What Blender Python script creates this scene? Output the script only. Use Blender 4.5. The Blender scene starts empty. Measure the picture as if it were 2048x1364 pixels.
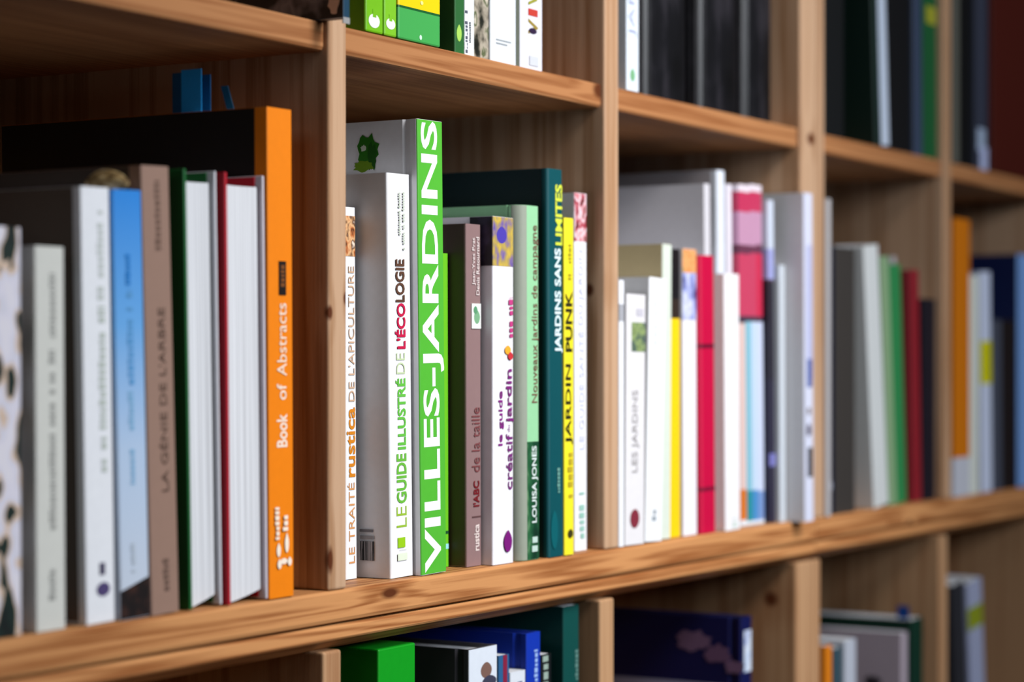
import bpy, bmesh, math, random
from mathutils import Vector

# ------------------------------------------------------------------ camera, light, exposure
S = bpy.context.scene
COL = S.collection
SHELF_Z = 1.15                                   # height of the main shelf board above the floor

cam_data = bpy.data.cameras.new('camera')
cam = bpy.data.objects.new('camera', cam_data)
COL.objects.link(cam)
HEAD = math.radians(30.85)                       # the lens looks along the shelves, 31 degrees off their run
cam.location = (-1.1383, -0.799, SHELF_Z + 0.139)
cam.rotation_euler = (math.radians(90), 0, HEAD - math.radians(90))
cam_data.sensor_width = 36
cam_data.lens = 4480 / 2048 * 36
cam_data.shift_y = 46 / 2048
cam_data.clip_start = 0.05
cam_data.dof.use_dof = True
cam_data.dof.focus_distance = 1.47
cam_data.dof.aperture_fstop = 4.2
S.camera = cam

S.view_settings.view_transform = 'Standard'
S.view_settings.look = 'None'
S.view_settings.gamma = 1
S.view_settings.use_curve_mapping = False
S.view_settings.exposure = 0.0
S.cycles.use_denoising = True
S.cycles.max_bounces = 6
S.cycles.diffuse_bounces = 1

world = bpy.data.worlds.new('room_ambient')
S.world = world
world.use_nodes = True
world.node_tree.nodes['Background'].inputs[0].default_value = (0.75, 0.86, 1.0, 1)
world.node_tree.nodes['Background'].inputs[1].default_value = 0.003


def area(name, loc, target, sx, sy, power, col):
    d = bpy.data.lights.new(name, 'AREA')
    d.shape = 'RECTANGLE'
    d.size, d.size_y, d.energy, d.color = sx, sy, power, col
    o = bpy.data.objects.new(name, d)
    COL.objects.link(o)
    o.location = loc
    o.rotation_euler = (Vector(target) - Vector(loc)).to_track_quat('-Z', 'Y').to_euler()
    return o


def spot(name, loc, target, power, cone, radius, col):
    d = bpy.data.lights.new(name, 'SPOT')
    d.energy, d.spot_size, d.spot_blend, d.shadow_soft_size, d.color = power, math.radians(cone), 1.0, radius, col
    o = bpy.data.objects.new(name, d)
    COL.objects.link(o)
    o.location = loc
    o.rotation_euler = (Vector(target) - Vector(loc)).to_track_quat('-Z', 'Y').to_euler()
    return o


# daylight comes from a window behind the camera; the spot and side fill are added
spot('falloff_spot', (0.30, -1.24, SHELF_Z + 1.35), (0.36, 0.0, SHELF_Z + 0.08), 150, 50, 0.3, (1.0, 0.965, 0.93))  # added overhead spot: its soft cone dims the outer shelves
area('window_daylight', (0.30, -2.8, SHELF_Z + 1.15), (0.0, 0.0, SHELF_Z + 0.1), 1.6, 1.0, 66, (0.88, 0.94, 1.0))
area('side_fill', (-3.5, -1.02, SHELF_Z + 1.35), (0.30, 0.0, SHELF_Z + 0.1), 1.2, 0.8, 6, (0.95, 0.97, 1.0))  # added side fill to brighten the left-facing covers

# ------------------------------------------------------------------ helpers


def lin(c):
    return tuple((v / 255 / 12.92) if v / 255 <= 0.04045 else ((v / 255 + 0.055) / 1.055) ** 2.4 for v in c) + (1,)


MATS = {}


def new_mat(name):
    m = bpy.data.materials.new(name)
    m.use_nodes = True
    nt = m.node_tree
    return m, nt, nt.nodes['Principled BSDF']


def plain(c, rough=0.5):
    """Paper, cloth or card of one colour, with a faint tooth of its own."""
    key = ('plain', tuple(c), rough)
    if key not in MATS:
        m, nt, b = new_mat('card')
        n = nt.nodes.new('ShaderNodeTexNoise')
        n.inputs['Scale'].default_value = 180
        tc = nt.nodes.new('ShaderNodeTexCoord')
        nt.links.new(tc.outputs['Object'], n.inputs['Vector'])
        mix = nt.nodes.new('ShaderNodeMix')
        mix.data_type = 'RGBA'
        k = lin(c)
        mix.inputs[6].default_value = tuple(v * 0.95 for v in k[:3]) + (1,)
        mix.inputs[7].default_value = tuple(min(1, v * 1.04) for v in k[:3]) + (1,)
        nt.links.new(n.outputs[0], mix.inputs[0])
        nt.links.new(mix.outputs[2], b.inputs['Base Color'])
        b.inputs['Roughness'].default_value = rough
        b.inputs['Specular IOR Level'].default_value = 0.35
        MATS[key] = m
    return MATS[key]


def bands(stops, smooth=False, rough=0.45):
    """A printed cover whose colour changes up its height: stops are (height in metres, colour)."""
    key = ('bands', tuple(stops), smooth)
    if key not in MATS:
        m, nt, b = new_mat('printed_bands')
        tc = nt.nodes.new('ShaderNodeTexCoord')
        sep = nt.nodes.new('ShaderNodeSeparateXYZ')
        nt.links.new(tc.outputs['Object'], sep.inputs[0])
        mul = nt.nodes.new('ShaderNodeMath')
        mul.operation = 'MULTIPLY'
        mul.inputs[1].default_value = 1 / 0.4
        nt.links.new(sep.outputs[2], mul.inputs[0])
        r = nt.nodes.new('ShaderNodeValToRGB')
        r.color_ramp.interpolation = 'LINEAR' if smooth else 'CONSTANT'
        e = r.color_ramp.elements
        while len(e) < len(stops):
            e.new(1)
        for i, (z, c) in enumerate(sorted(stops)):
            e[i].position = max(0, min(1, z / 0.4))
            e[i].color = lin(c)
        nt.links.new(mul.outputs[0], r.inputs[0])
        nt.links.new(r.outputs[0], b.inputs['Base Color'])
        b.inputs['Roughness'].default_value = rough
        b.inputs['Specular IOR Level'].default_value = 0.35
        MATS[key] = m
    return MATS[key]


def picture(cols, scale=60, stretch=(1, 1, 1), seed=0.0, rough=0.45, detail=3.0, hard=False):
    """A printed picture: patches of several colours."""
    key = ('pic', tuple(cols), scale, stretch, seed, hard)
    if key not in MATS:
        m, nt, b = new_mat('printed_picture')
        tc = nt.nodes.new('ShaderNodeTexCoord')
        mp = nt.nodes.new('ShaderNodeMapping')
        mp.inputs['Scale'].default_value = stretch
        mp.inputs['Location'].default_value = (seed, seed * 1.7, seed * 0.6)
        nt.links.new(tc.outputs['Object'], mp.inputs['Vector'])
        n = nt.nodes.new('ShaderNodeTexNoise')
        n.inputs['Scale'].default_value = scale
        n.inputs['Detail'].default_value = detail
        nt.links.new(mp.outputs[0], n.inputs['Vector'])
        r = nt.nodes.new('ShaderNodeValToRGB')
        r.color_ramp.interpolation = 'CONSTANT' if hard else 'LINEAR'
        e = r.color_ramp.elements
        while len(e) < len(cols):
            e.new(1)
        for i, c in enumerate(cols):
            e[i].position = 0.30 + 0.40 * i / max(1, len(cols) - 1) if not hard else 0.28 + 0.42 * i / len(cols)
            e[i].color = lin(c)
        nt.links.new(n.outputs[0], r.inputs[0])
        nt.links.new(r.outputs[0], b.inputs['Base Color'])
        b.inputs['Roughness'].default_value = rough
        b.inputs['Specular IOR Level'].default_value = 0.35
        MATS[key] = m
    return MATS[key]


def pages_mat(c=(232, 234, 240)):
    """Cut paper edges: fine vertical lines from sheet to sheet."""
    key = ('pages', c)
    if key not in MATS:
        m, nt, b = new_mat('paper_edges')
        tc = nt.nodes.new('ShaderNodeTexCoord')
        mp = nt.nodes.new('ShaderNodeMapping')
        mp.inputs['Scale'].default_value = (900, 4, 4)
        nt.links.new(tc.outputs['Object'], mp.inputs['Vector'])
        n = nt.nodes.new('ShaderNodeTexNoise')
        n.inputs['Scale'].default_value = 1
        n.inputs['Detail'].default_value = 4
        nt.links.new(mp.outputs[0], n.inputs['Vector'])
        r = nt.nodes.new('ShaderNodeValToRGB')
        r.color_ramp.elements[0].position = 0.3
        r.color_ramp.elements[1].position = 0.7
        r.color_ramp.elements[0].color = lin(tuple(int(v * 0.82) for v in c))
        r.color_ramp.elements[1].color = lin(c)
        nt.links.new(n.outputs[0], r.inputs[0])
        nt.links.new(r.outputs[0], b.inputs['Base Color'])
        b.inputs['Roughness'].default_value = 0.8
        MATS[key] = m
    return MATS[key]


def wood(axis, knots=(), seed=0.0, light=(202, 143, 92), dark=(140, 80, 40), flow=2.2):
    """Oiled pine whose grain runs along the given axis; knots are (centre, (radii), tilt)."""
    m, nt, b = new_mat('pine')
    N, L = nt.nodes, nt.links
    tc = N.new('ShaderNodeTexCoord')
    vec = tc.outputs['Object']
    # the grain bends around each knot
    kmask = None
    bend = None
    for (c, rad) in knots:
        sub = N.new('ShaderNodeVectorMath'); sub.operation = 'SUBTRACT'
        L.new(vec, sub.inputs[0]); sub.inputs[1].default_value = c
        sc = N.new('ShaderNodeVectorMath'); sc.operation = 'MULTIPLY'
        L.new(sub.outputs[0], sc.inputs[0]); sc.inputs[1].default_value = tuple(1 / v for v in rad)
        ln = N.new('ShaderNodeVectorMath'); ln.operation = 'LENGTH'
        L.new(sc.outputs[0], ln.inputs[0])
        mr = N.new('ShaderNodeMapRange')
        mr.inputs[1].default_value = 0.55; mr.inputs[2].default_value = 1.15
        mr.inputs[3].default_value = 1; mr.inputs[4].default_value = 0
        L.new(ln.outputs['Value'], mr.inputs[0])
        mb = N.new('ShaderNodeMapRange')
        mb.inputs[1].default_value = 0.8; mb.inputs[2].default_value = 4.5
        mb.inputs[3].default_value = 1; mb.inputs[4].default_value = 0
        L.new(ln.outputs['Value'], mb.inputs[0])
        if kmask is None:
            kmask, bend = mr.outputs[0], mb.outputs[0]
        else:
            mx = N.new('ShaderNodeMath'); mx.operation = 'MAXIMUM'
            L.new(kmask, mx.inputs[0]); L.new(mr.outputs[0], mx.inputs[1]); kmask = mx.outputs[0]
            mx2 = N.new('ShaderNodeMath'); mx2.operation = 'MAXIMUM'
            L.new(bend, mx2.inputs[0]); L.new(mb.outputs[0], mx2.inputs[1]); bend = mx2.outputs[0]
    mp = N.new('ShaderNodeMapping')
    across, along = 90.0, 2.2
    mp.inputs['Scale'].default_value = tuple(along if i == 'XYZ'.index(axis) else across for i in range(3))
    mp.inputs['Location'].default_value = (seed * 3.1, seed * 5.3, seed * 7.7)
    L.new(vec, mp.inputs['Vector'])
    n1 = N.new('ShaderNodeTexNoise')                     # broad slow wander of the rings
    n1.inputs['Scale'].default_value = 0.55; n1.inputs['Detail'].default_value = 2
    L.new(mp.outputs[0], n1.inputs['Vector'])
    val = n1.outputs[0]
    if bend is not None:
        ma = N.new('ShaderNodeMath'); ma.operation = 'MULTIPLY_ADD'
        L.new(bend, ma.inputs[0]); ma.inputs[1].default_value = 0.09; L.new(val, ma.inputs[2]); val = ma.outputs[0]
    rings = N.new('ShaderNodeMath'); rings.operation = 'MULTIPLY'
    L.new(val, rings.inputs[0]); rings.inputs[1].default_value = 22 * flow
    sn = N.new('ShaderNodeMath'); sn.operation = 'SINE'
    L.new(rings.outputs[0], sn.inputs[0])
    mr1 = N.new('ShaderNodeMapRange'); mr1.inputs[1].default_value = -1; mr1.inputs[2].default_value = 1
    L.new(sn.outputs[0], mr1.inputs[0])
    n2 = N.new('ShaderNodeTexNoise')                     # fine fibres
    n2.inputs['Scale'].default_value = 7; n2.inputs['Detail'].default_value = 4
    L.new(mp.outputs[0], n2.inputs['Vector'])
    add = N.new('ShaderNodeMath'); add.operation = 'MULTIPLY_ADD'
    L.new(n2.outputs[0], add.inputs[0]); add.inputs[1].default_value = 0.7
    half = N.new('ShaderNodeMath'); half.operation = 'MULTIPLY'; half.inputs[1].default_value = 0.5
    L.new(mr1.outputs[0], half.inputs[0]); L.new(half.outputs[0], add.inputs[2])
    r = N.new('ShaderNodeValToRGB')
    r.color_ramp.elements[0].position = 0.2; r.color_ramp.elements[0].color = lin(dark)
    r.color_ramp.elements[1].position = 0.75; r.color_ramp.elements[1].color = lin(light)
    L.new(add.outputs[0], r.inputs[0])
    colr = r.outputs[0]
    if kmask is not None:
        mix = N.new('ShaderNodeMix'); mix.data_type = 'RGBA'
        L.new(kmask, mix.inputs[0]); L.new(colr, mix.inputs[6]); mix.inputs[7].default_value = lin((92, 48, 26))
        colr = mix.outputs[2]
    L.new(colr, b.inputs['Base Color'])
    b.inputs['Roughness'].default_value = 0.5
    b.inputs['Specular IOR Level'].default_value = 0.12
    bump = N.new('ShaderNodeBump'); bump.inputs['Strength'].default_value = 0.12; bump.inputs['Distance'].default_value = 0.001
    L.new(n2.outputs[0], bump.inputs['Height']); L.new(bump.outputs[0], b.inputs['Normal'])
    return m


def M(spec):
    """Material from a table entry: a colour, or a tuple that starts with a word."""
    if isinstance(spec[0], str):
        if spec[0] == 'bands':
            return bands(spec[1], *(spec[2:]))
        if spec[0] == 'pic':
            return picture(*spec[1:])
        if spec[0] == 'leather':
            return picture(spec[1], 40, (1, 1, .35), 2.0, 0.38)
    return plain(spec)


def mesh_obj(name, verts, faces, mat, parent=None, smooth=False):
    me = bpy.data.meshes.new(name)
    me.from_pydata([tuple(v) for v in verts], [], faces)
    me.update()
    bm = bmesh.new(); bm.from_mesh(me)
    bmesh.ops.recalc_face_normals(bm, faces=bm.faces)
    bm.to_mesh(me); bm.free()
    if smooth:
        for p in me.polygons:
            p.use_smooth = True
    me.materials.append(mat)
    o = bpy.data.objects.new(name, me)
    COL.objects.link(o)
    if parent:
        o.parent = parent
    return o


BOXF = [(0, 1, 3, 2), (4, 6, 7, 5), (0, 4, 5, 1), (2, 3, 7, 6), (0, 2, 6, 4), (1, 5, 7, 3)]


def box_verts(x0, x1, y0, y1, z0, z1):
    return [(x, y, z) for x in (x0, x1) for y in (y0, y1) for z in (z0, z1)]


def box(name, x0, x1, y0, y1, z0, z1, mat, parent=None, bev=0.0, seg=2):
    o = mesh_obj(name, box_verts(x0, x1, y0, y1, z0, z1), BOXF, mat, parent)
    if bev:
        bm = bmesh.new(); bm.from_mesh(o.data)
        bmesh.ops.bevel(bm, geom=list(bm.edges), offset=bev, segments=seg, affect='EDGES', profile=0.5)
        bm.to_mesh(o.data); bm.free()
    return o


def prism_x(name, prof, x0, x1, mat, parent=None):
    """A board whose (y, z) profile runs along x."""
    n = len(prof)
    v = [(x0, y, z) for y, z in prof] + [(x1, y, z) for y, z in prof]
    f = [tuple(range(n)), tuple(range(2 * n - 1, n - 1, -1))] + [(i, (i + 1) % n, n + (i + 1) % n, n + i) for i in range(n)]
    return mesh_obj(name, v, f, mat, parent)


def empty(name, loc, rot=(0, 0, 0), label=None, cat=None, group=None):
    o = bpy.data.objects.new(name, None)
    o.empty_display_size = 0.02
    COL.objects.link(o)
    o.location, o.rotation_euler = loc, rot
    if label: o['label'] = label
    if cat: o['category'] = cat
    if group: o['group'] = group
    return o


def glyphs(text, bold):
    """Vertices and faces of a word, flat, in its own plane."""
    cu = bpy.data.curves.new('word', 'FONT')
    cu.body = text
    cu.size = 1
    cu.offset = bold
    cu.resolution_u = 3
    o = bpy.data.objects.new('word', cu)
    COL.objects.link(o)
    dg = bpy.context.evaluated_depsgraph_get()
    me = bpy.data.meshes.new_from_object(o.evaluated_get(dg))
    v = [tuple(p.co) for p in me.vertices]
    f = [tuple(p.vertices) for p in me.polygons]
    bpy.data.objects.remove(o)
    bpy.data.meshes.remove(me)
    bpy.data.curves.remove(cu)
    return v, f


# ------------------------------------------------------------------ books


def spine_curve(w, rl, rr, bulge):
    def y(x):
        x = max(0.0, min(w, x))
        v = 0.0
        if rl > 0 and x < rl:
            v = rl - math.sqrt(max(0, rl * rl - (rl - x) ** 2))
        if rr > 0 and x > w - rr:
            v = max(v, rr - math.sqrt(max(0, rr * rr - (x - w + rr) ** 2)))
        return v + bulge * (2 * x / w - 1) ** 2
    return y


def cover_shell(name, w, d, z0, z1, t, ys, mat, parent, groove=0.0):
    """Front board, spine and back board bent from one sheet."""
    xs = sorted(set([0, w] + [w * (1 - math.cos(math.pi * i / 20)) / 2 for i in range(21)]))
    out = [(0, d)]
    if groove:
        out += [(0, 0.0115), (groove, 0.0095), (groove, 0.0065)]
    side = ys(0) + 0.0008
    out += [(0, max(side, 0.0042 if groove else side))]
    out += [(x, ys(x)) for x in xs]
    out += [(w, max(ys(w) + 0.0008, 0.0042 if groove else 0))]
    if groove:
        out += [(w - groove, 0.0065), (w - groove, 0.0095), (w, 0.0115)]
    out += [(w, d)]
    inn = [(min(max(x, t), w - t), max(y, min(ys(min(max(x, t), w - t)) + t, d)) if 0 < i < len(out) - 1 else d) for i, (x, y) in enumerate(out)]
    n = len(out)
    v = [(x, y, z0) for x, y in out] + [(x, y, z0) for x, y in inn] + [(x, y, z1) for x, y in out] + [(x, y, z1) for x, y in inn]
    f = []
    for i in range(n - 1):
        f += [(i, i + 1, n + i + 1, n + i), (2 * n + i, 3 * n + i, 3 * n + i + 1, 2 * n + i + 1),
              (i, 2 * n + i, 2 * n + i + 1, i + 1), (n + i, n + i + 1, 3 * n + i + 1, 3 * n + i)]
    for i in (0, n - 1):
        f += [(i, n + i, 3 * n + i, 2 * n + i)]
    me = mesh_obj(name, v, f, mat, parent)
    return me


def spine_patch(name, x0, x1, z0, z1, ys, mat, parent, off=0.00025, top=None):
    """A printed panel that lies on the spine and follows its curve; top = rise of the upper edge from x0 to x1."""
    k = 28
    v, f = [], []
    for i in range(k + 1):
        u = (1 - math.cos(math.pi * i / k)) / 2                 # closer steps where the spine turns into the boards
        x = x0 + (x1 - x0) * u
        zt = z1 + (top or 0) * (u - 0.5)
        y = ys(x)
        v += [(x, y - off, z0), (x, y - off, zt), (x, y + 0.0001, z0), (x, y + 0.0001, zt)]
    for i in range(k):
        a, b = 4 * i, 4 * i + 4
        f += [(a, b, b + 1, a + 1), (a + 2, a + 3, b + 3, b + 2), (a + 1, b + 1, b + 3, a + 3), (a, a + 2, b + 2, b)]
    f += [(0, 1, 3, 2), (4 * k, 4 * k + 2, 4 * k + 3, 4 * k + 1)]
    return mesh_obj(name, v, f, mat, parent)


def lettering(text, x0, x1, z0, z1, ys, mat, parent, bold=0.0, off=0.0004, name='lettering'):
    """Words that read upwards along a spine, letter tops towards the left board, filling the given box."""
    v, f = glyphs(text, bold)
    ax, bx = min(p[0] for p in v), max(p[0] for p in v)
    ay, by = min(p[1] for p in v), max(p[1] for p in v)
    out = []
    for p in v:
        z = z0 + (p[0] - ax) / (bx - ax) * (z1 - z0)
        x = x1 - (p[1] - ay) / (by - ay) * (x1 - x0)
        out.append((x, ys(x) - off, z))
    return mesh_obj(name, out, f, mat, parent)


def fine_print(x0, x1, z0, z1, ys, mat, parent, seed, off=0.0004, name='fine_print', gap=0.2):
    """A line of print too small or too blurred in the photograph to read: a row of short strokes."""
    rnd = random.Random(seed)
    v, f = [], []
    z = z0
    h = abs(x1 - x0)
    while z < z1:
        ln = h * rnd.uniform(0.35, 0.7)
        if rnd.random() > 0.16:
            a = x0 + h * rnd.choice((0, 0.25, 0.25, 0.1))
            b = x1
            k = len(v)
            e = min(z + ln, z1)
            v += [(a, ys(a) - off, z), (b, ys(b) - off, z), (b, ys(b) - off, e), (a, ys(a) - off, e)]
            f += [(k, k + 1, k + 2, k + 3)]
        z += ln + h * gap
    if f:
        return mesh_obj(name, v, f, mat, parent)


def disc_on_spine(name, x, z, rx, rz, ys, mat, parent, off=0.0004, n=20, pinch=0.0):
    v = []
    for i in range(n):
        a = 2 * math.pi * i / n
        s = 1 - pinch * max(0, math.sin(a)) ** 2
        px = x + rx * math.cos(a) * s
        v.append((px, ys(px) - off, z + rz * math.sin(a)))
    return mesh_obj(name, v, [tuple(range(n))], mat, parent)


def cover_patch(name, y0, y1, z0, z1, mat, parent, off=0.0003):
    """A printed panel on the board that faces the camera side (x = 0)."""
    return box(name, -off, 0.0001, y0, y1, z0, z1, mat, parent)


def cover_blob(name, y, z, ry, rz, mat, parent, seed=1, off=0.0004, n=22):
    rnd = random.Random(seed)
    v = []
    for i in range(n):
        a = 2 * math.pi * i / n
        s = rnd.uniform(0.72, 1.15)
        v.append((-off, y + ry * math.cos(a) * s, z + rz * math.sin(a) * s))
    return mesh_obj(name, v, [tuple(range(n))], mat, parent)


PAPER = (236, 234, 226)


def build_book(rec):
    root = empty(rec['name'], (rec['x'], rec['y'], SHELF_Z + rec['z']), (0, rec['lean'], 0), rec['label'], rec['cat'], rec['group'])
    w, d, h = rec['w'], rec['d'], rec['h']
    style = rec['style']
    rl, rr, bulge = rec['round']
    ys = spine_curve(w, rl, rr, bulge)
    cm = M(rec['cover'])
    if style == 'paper':
        t = min(0.0006, w * 0.18)
        cover_shell('cover', w, d, 0, h, t, ys, cm, root)
        box('page_block', t, w - t, max(ys(t), ys(w - t)) + 0.003, d - 0.001, 0.0002, h - 0.0004, pages_mat(), root)
    elif style == 'hard':
        t = 0.0022 if w > 0.012 else 0.0016
        cover_shell('cover', w, d, 0, h, t, ys, cm, root, groove=0.0011)
        box('page_block', t, w - t, max(ys(t), ys(w - t)) + 0.004, d - 0.004, 0.003, h - 0.003, pages_mat(), root)
    elif style == 'case':                                       # a card box file: closed carton with a separate front label
        box('case', 0, w, 0, d, 0, h, cm, root, bev=0.0012)
    elif style == 'fore':                                       # shelved spine inwards: boards and the cut edges of the pages
        bl, br = rec['boards']
        box('front_board', 0, bl, 0, d, 0, h, cm, root, bev=0.0006)
        box('back_board', w - br, w, 0, d, 0, h, M(rec['back']), root, bev=0.0006)
        box('endpaper', w - br - 0.0011, w - br - 0.0001, 0.0055, d - 0.002, 0.0012, h - 0.0006, cm, root)
        box('spine', bl, w - br - 0.0012, d - 0.003, d, 0, h, cm, root)
        lo, hi = rec['sag']
        x0, x1 = bl + 0.0004, w - br - 0.0016
        z1 = h - 0.0068
        v = []
        k = 10
        for i in range(k + 1):
            u = i / k
            x = x0 + (x1 - x0) * u
            zb = lo + (hi - lo) * u ** 2.2
            yf = 0.0030 + 0.0022 * math.sin(math.pi * u)
            v += [(x, yf, zb), (x, yf, z1), (x, d - 0.004, zb), (x, d - 0.004, z1)]
        f = [(0, 1, 3, 2), (4 * k, 4 * k + 2, 4 * k + 3, 4 * k + 1)]
        for i in range(k):
            a, b = 4 * i, 4 * i + 4
            f += [(a, b, b + 1, a + 1), (a + 2, a + 3, b + 3, b + 2), (a + 1, b + 1, b + 3, a + 3), (a, a + 2, b + 2, b)]
        mesh_obj('page_block', v, f, pages_mat(), root)
    for i, e in enumerate(rec['extras']):
        k = e[0]
        off = 0.0002 + 0.00008 * i                              # later print lies over earlier print
        if k == 'T':                                            # words
            _, text, x0, x1, z0, z1, c, bold = e
            lettering(text, x0, x1, z0, z1, ys, plain(c), root, bold, off)
        elif k == 'F':                                          # unreadable print
            _, x0, x1, z0, z1, c = e
            fine_print(x0, x1, z0, z1, ys, plain(c), root, int(z0 * 1e5), off)
        elif k == 'P':                                          # printed panel on the spine
            _, name, x0, x1, z0, z1, ms, top = e
            spine_patch(name, x0, x1, z0, z1, ys, M(ms), root, off, top)
        elif k == 'D':                                          # round or drop-shaped mark
            _, name, x, z, rx, rz, c, pinch = e
            disc_on_spine(name, x, z, rx, rz, ys, plain(c), root, off, pinch=pinch)
        elif k == 'C':                                          # printed panel on the board
            _, name, y0, y1, z0, z1, ms = e
            cover_patch(name, y0, y1, z0, z1, M(ms), root, off)
        elif k == 'B':                                          # shape printed on the board
            _, name, y, z, ry, rz, c, seed = e
            cover_blob(name, y, z, ry, rz, plain(c), root, seed, off)
        elif k == 'S':                                          # paper flags that stick out of the top
            _, x, y0, y1, z0, z1, c, slant = e
            v = [(x, y0, z0), (x, y1, z0), (x, y1 + slant, z1), (x, y0 + slant, z1)]
            v += [(a + 0.0004, b, c_) for a, b, c_ in v]
            o = mesh_obj('page_flag', v, [(0, 1, 2, 3), (7, 6, 5, 4), (0, 4, 5, 1), (1, 5, 6, 2), (2, 6, 7, 3), (3, 7, 4, 0)], plain(c, 0.35), root)
    return root


# ------------------------------------------------------------------ the room
box('floor', -3.0, 4.0, -3.4, 0.36, -0.06, 0.0, wood('X', seed=9, light=(70, 50, 38), dark=(44, 30, 22)))['kind'] = 'structure'
box('wall_back', -3.0, 4.0, 0.36, 0.46, 0.0, 2.6, plain((196, 190, 180), 0.9))['kind'] = 'structure'

# ------------------------------------------------------------------ the bookcases
DEP = 0.288
XS_LEFT = [(-0.376, -0.3555), (-0.0192, 0.0), (0.3350, 0.3568), (0.6985, 0.7345)]
XS_RIGHT = [(0.7355, 0.7525), (1.0635, 1.0860), (1.4200, 1.4410)]


def board_profile(z0, z1, y0, y1, cham=0.002, cham_low=None):
    cl = cham if cham_low is None else cham_low
    p = [(y1, z0), (y1, z1), (y0 + cham, z1), (y0 + cham * 0.3, z1 - cham * 0.3), (y0, z1 - cham), (y0, z0 + cl)]
    if cl > 0.004:
        p += [(y0 + cl * 0.1, z0 + cl * 0.85), (y0 + cl * 1.7, z0)]
    else:
        p += [(y0 + cl * 0.3, z0 + cl * 0.3), (y0 + cl, z0)]
    return p


def upper_bookcase(xs, label, seed, knots):
    r = empty('bookcase', (xs[0][0], 0, SHELF_Z), (0, 0, 0), label, 'bookcase', 'pine bookcase units')
    ox = xs[0][0]
    x0, x1 = 0, xs[-1][1] - ox
    prism_x('bottom_board', board_profile(-0.0205, 0.0, 0.0, DEP, 0.0022, 0.003), x0, x1, wood('X', knots.get('board', ()), seed), r)
    for i, (a, b) in enumerate(xs):
        box('upright', a - ox, b - ox, 0.0, DEP, 0.0, 0.70, wood('Z', knots.get(('up', i), ()), seed + i + 0.4, light=(194, 158, 128), dark=(158, 116, 82), flow=0.8), r, bev=0.0018, seg=3)
    for i in range(len(xs) - 1):
        a, b = xs[i][1] - ox, xs[i + 1][0] - ox
        prism_x('shelf', board_profile(0.3305, 0.3485, 0.004, DEP - 0.006, 0.001, 0.003), a, b, wood('X', knots.get(('sh', i), ()), seed + 3.3 * i, light=(176, 122, 80), dark=(140, 86, 50)), r)
    prism_x('top_board', board_profile(0.70, 0.7205, 0.0, DEP, 0.002), x0, x1, wood('X', (), seed + 8), r)
    box('back_panel', x0 + 0.002, x1 - 0.002, DEP, DEP + 0.006, -0.02, 0.72, wood('Z', (), seed + 11), r)
    return r


def lower_bookcase(xs, label, seed, knots):
    base = -SHELF_Z
    r = empty('bookcase', (xs[0][0], 0, 0), (0, 0, 0), label, 'bookcase', 'pine bookcase units')
    ox = xs[0][0]
    x0, x1 = 0, xs[-1][1] - ox
    z = SHELF_Z
    prism_x('top_board', board_profile(z - 0.0378, z - 0.0216, 0.0008, DEP, 0.0018, 0.0082), x0, x1, wood('X', knots.get('board', ()), seed), r)
    for i, (a, b) in enumerate(xs):
        box('upright', a - ox, b - ox, 0.004, DEP, 0.0, z - 0.0378, wood('Z', knots.get(('up', i), ()), seed + i + 0.7, light=(184, 144, 108), dark=(150, 104, 70), flow=0.8), r, bev=0.0018, seg=3)
    for top in (z - 0.385, z - 0.735, 0.09):
        for i in range(len(xs) - 1):
            a, b = xs[i][1] - ox, xs[i + 1][0] - ox
            prism_x('shelf', board_profile(top - 0.018, top, 0.006, DEP - 0.006, 0.001, 0.003), a, b, wood('X', (), seed + 5 + i), r)
    box('back_panel', x0 + 0.002, x1 - 0.002, DEP, DEP + 0.006, 0.0, z - 0.022, wood('Z', (), seed + 12), r)
    return r


OX = XS_LEFT[0][0]
OR = XS_RIGHT[0][0]
KN_UL = {'board': [((0.4237, 0.0, -0.007), (0.011, 0.03, 0.0038)), ((1.1147, 0.0, -0.0212), (0.006, 0.02, 0.0035))], ('up', 1): [((0.3745, 0.0, 0.1795), (0.0025, 0.005, 0.0045)), ((0.3586, 0.0, 0.0189), (0.003, 0.004, 0.009)), ((0.3581, 0.0, 0.1705), (0.003, 0.004, 0.005))], ('up', 2): [((0.711, 0.0137, 0.1946), (0.01, 0.0045, 0.0055))], ('up', 3): [((1.0977, 0.0, 0.3406), (0.009, 0.03, 0.006)), ((1.1181, 0.0, 0.0274), (0.004, 0.03, 0.011))], ('sh', 1): [((0.7097, 0.004, 0.3436), (0.011, 0.03, 0.007)), ((0.516, 0.12, 0.3305), (0.012, 0.012, 0.01))], ('sh', 2): [((0.846, 0.1, 0.3305), (0.012, 0.012, 0.01))]}
KN_UR = {'board': [((0.1905, 0.0, -0.0246), (0.007, 0.02, 0.0035)), ((0.231, 0.0, -0.0169), (0.007, 0.02, 0.0025))]}
KN_LL = {'board': [], ('up', 3): [((1.0745, 0.0286, 1.079), (0.01, 0.0075, 0.0075)), ((1.1273, 0.0, 1.0763), (0.004, 0.03, 0.009))]}
KN_LR = {}
upper_bookcase(XS_LEFT, 'wide pine bookcase holding the white and green books, standing on the lower unit', 1.0, KN_UL)
upper_bookcase(XS_RIGHT, 'far pine bookcase beyond the broad post, upper unit with the black leaning binders', 2.0, KN_UR)
lower_bookcase(XS_LEFT, 'lower pine bookcase unit under the double shelf board, holding the bright green box', 3.0, KN_LL)
lower_bookcase(XS_RIGHT, 'far lower pine bookcase unit beyond the broad post, holding few dim books', 4.0, KN_LR)

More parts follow.
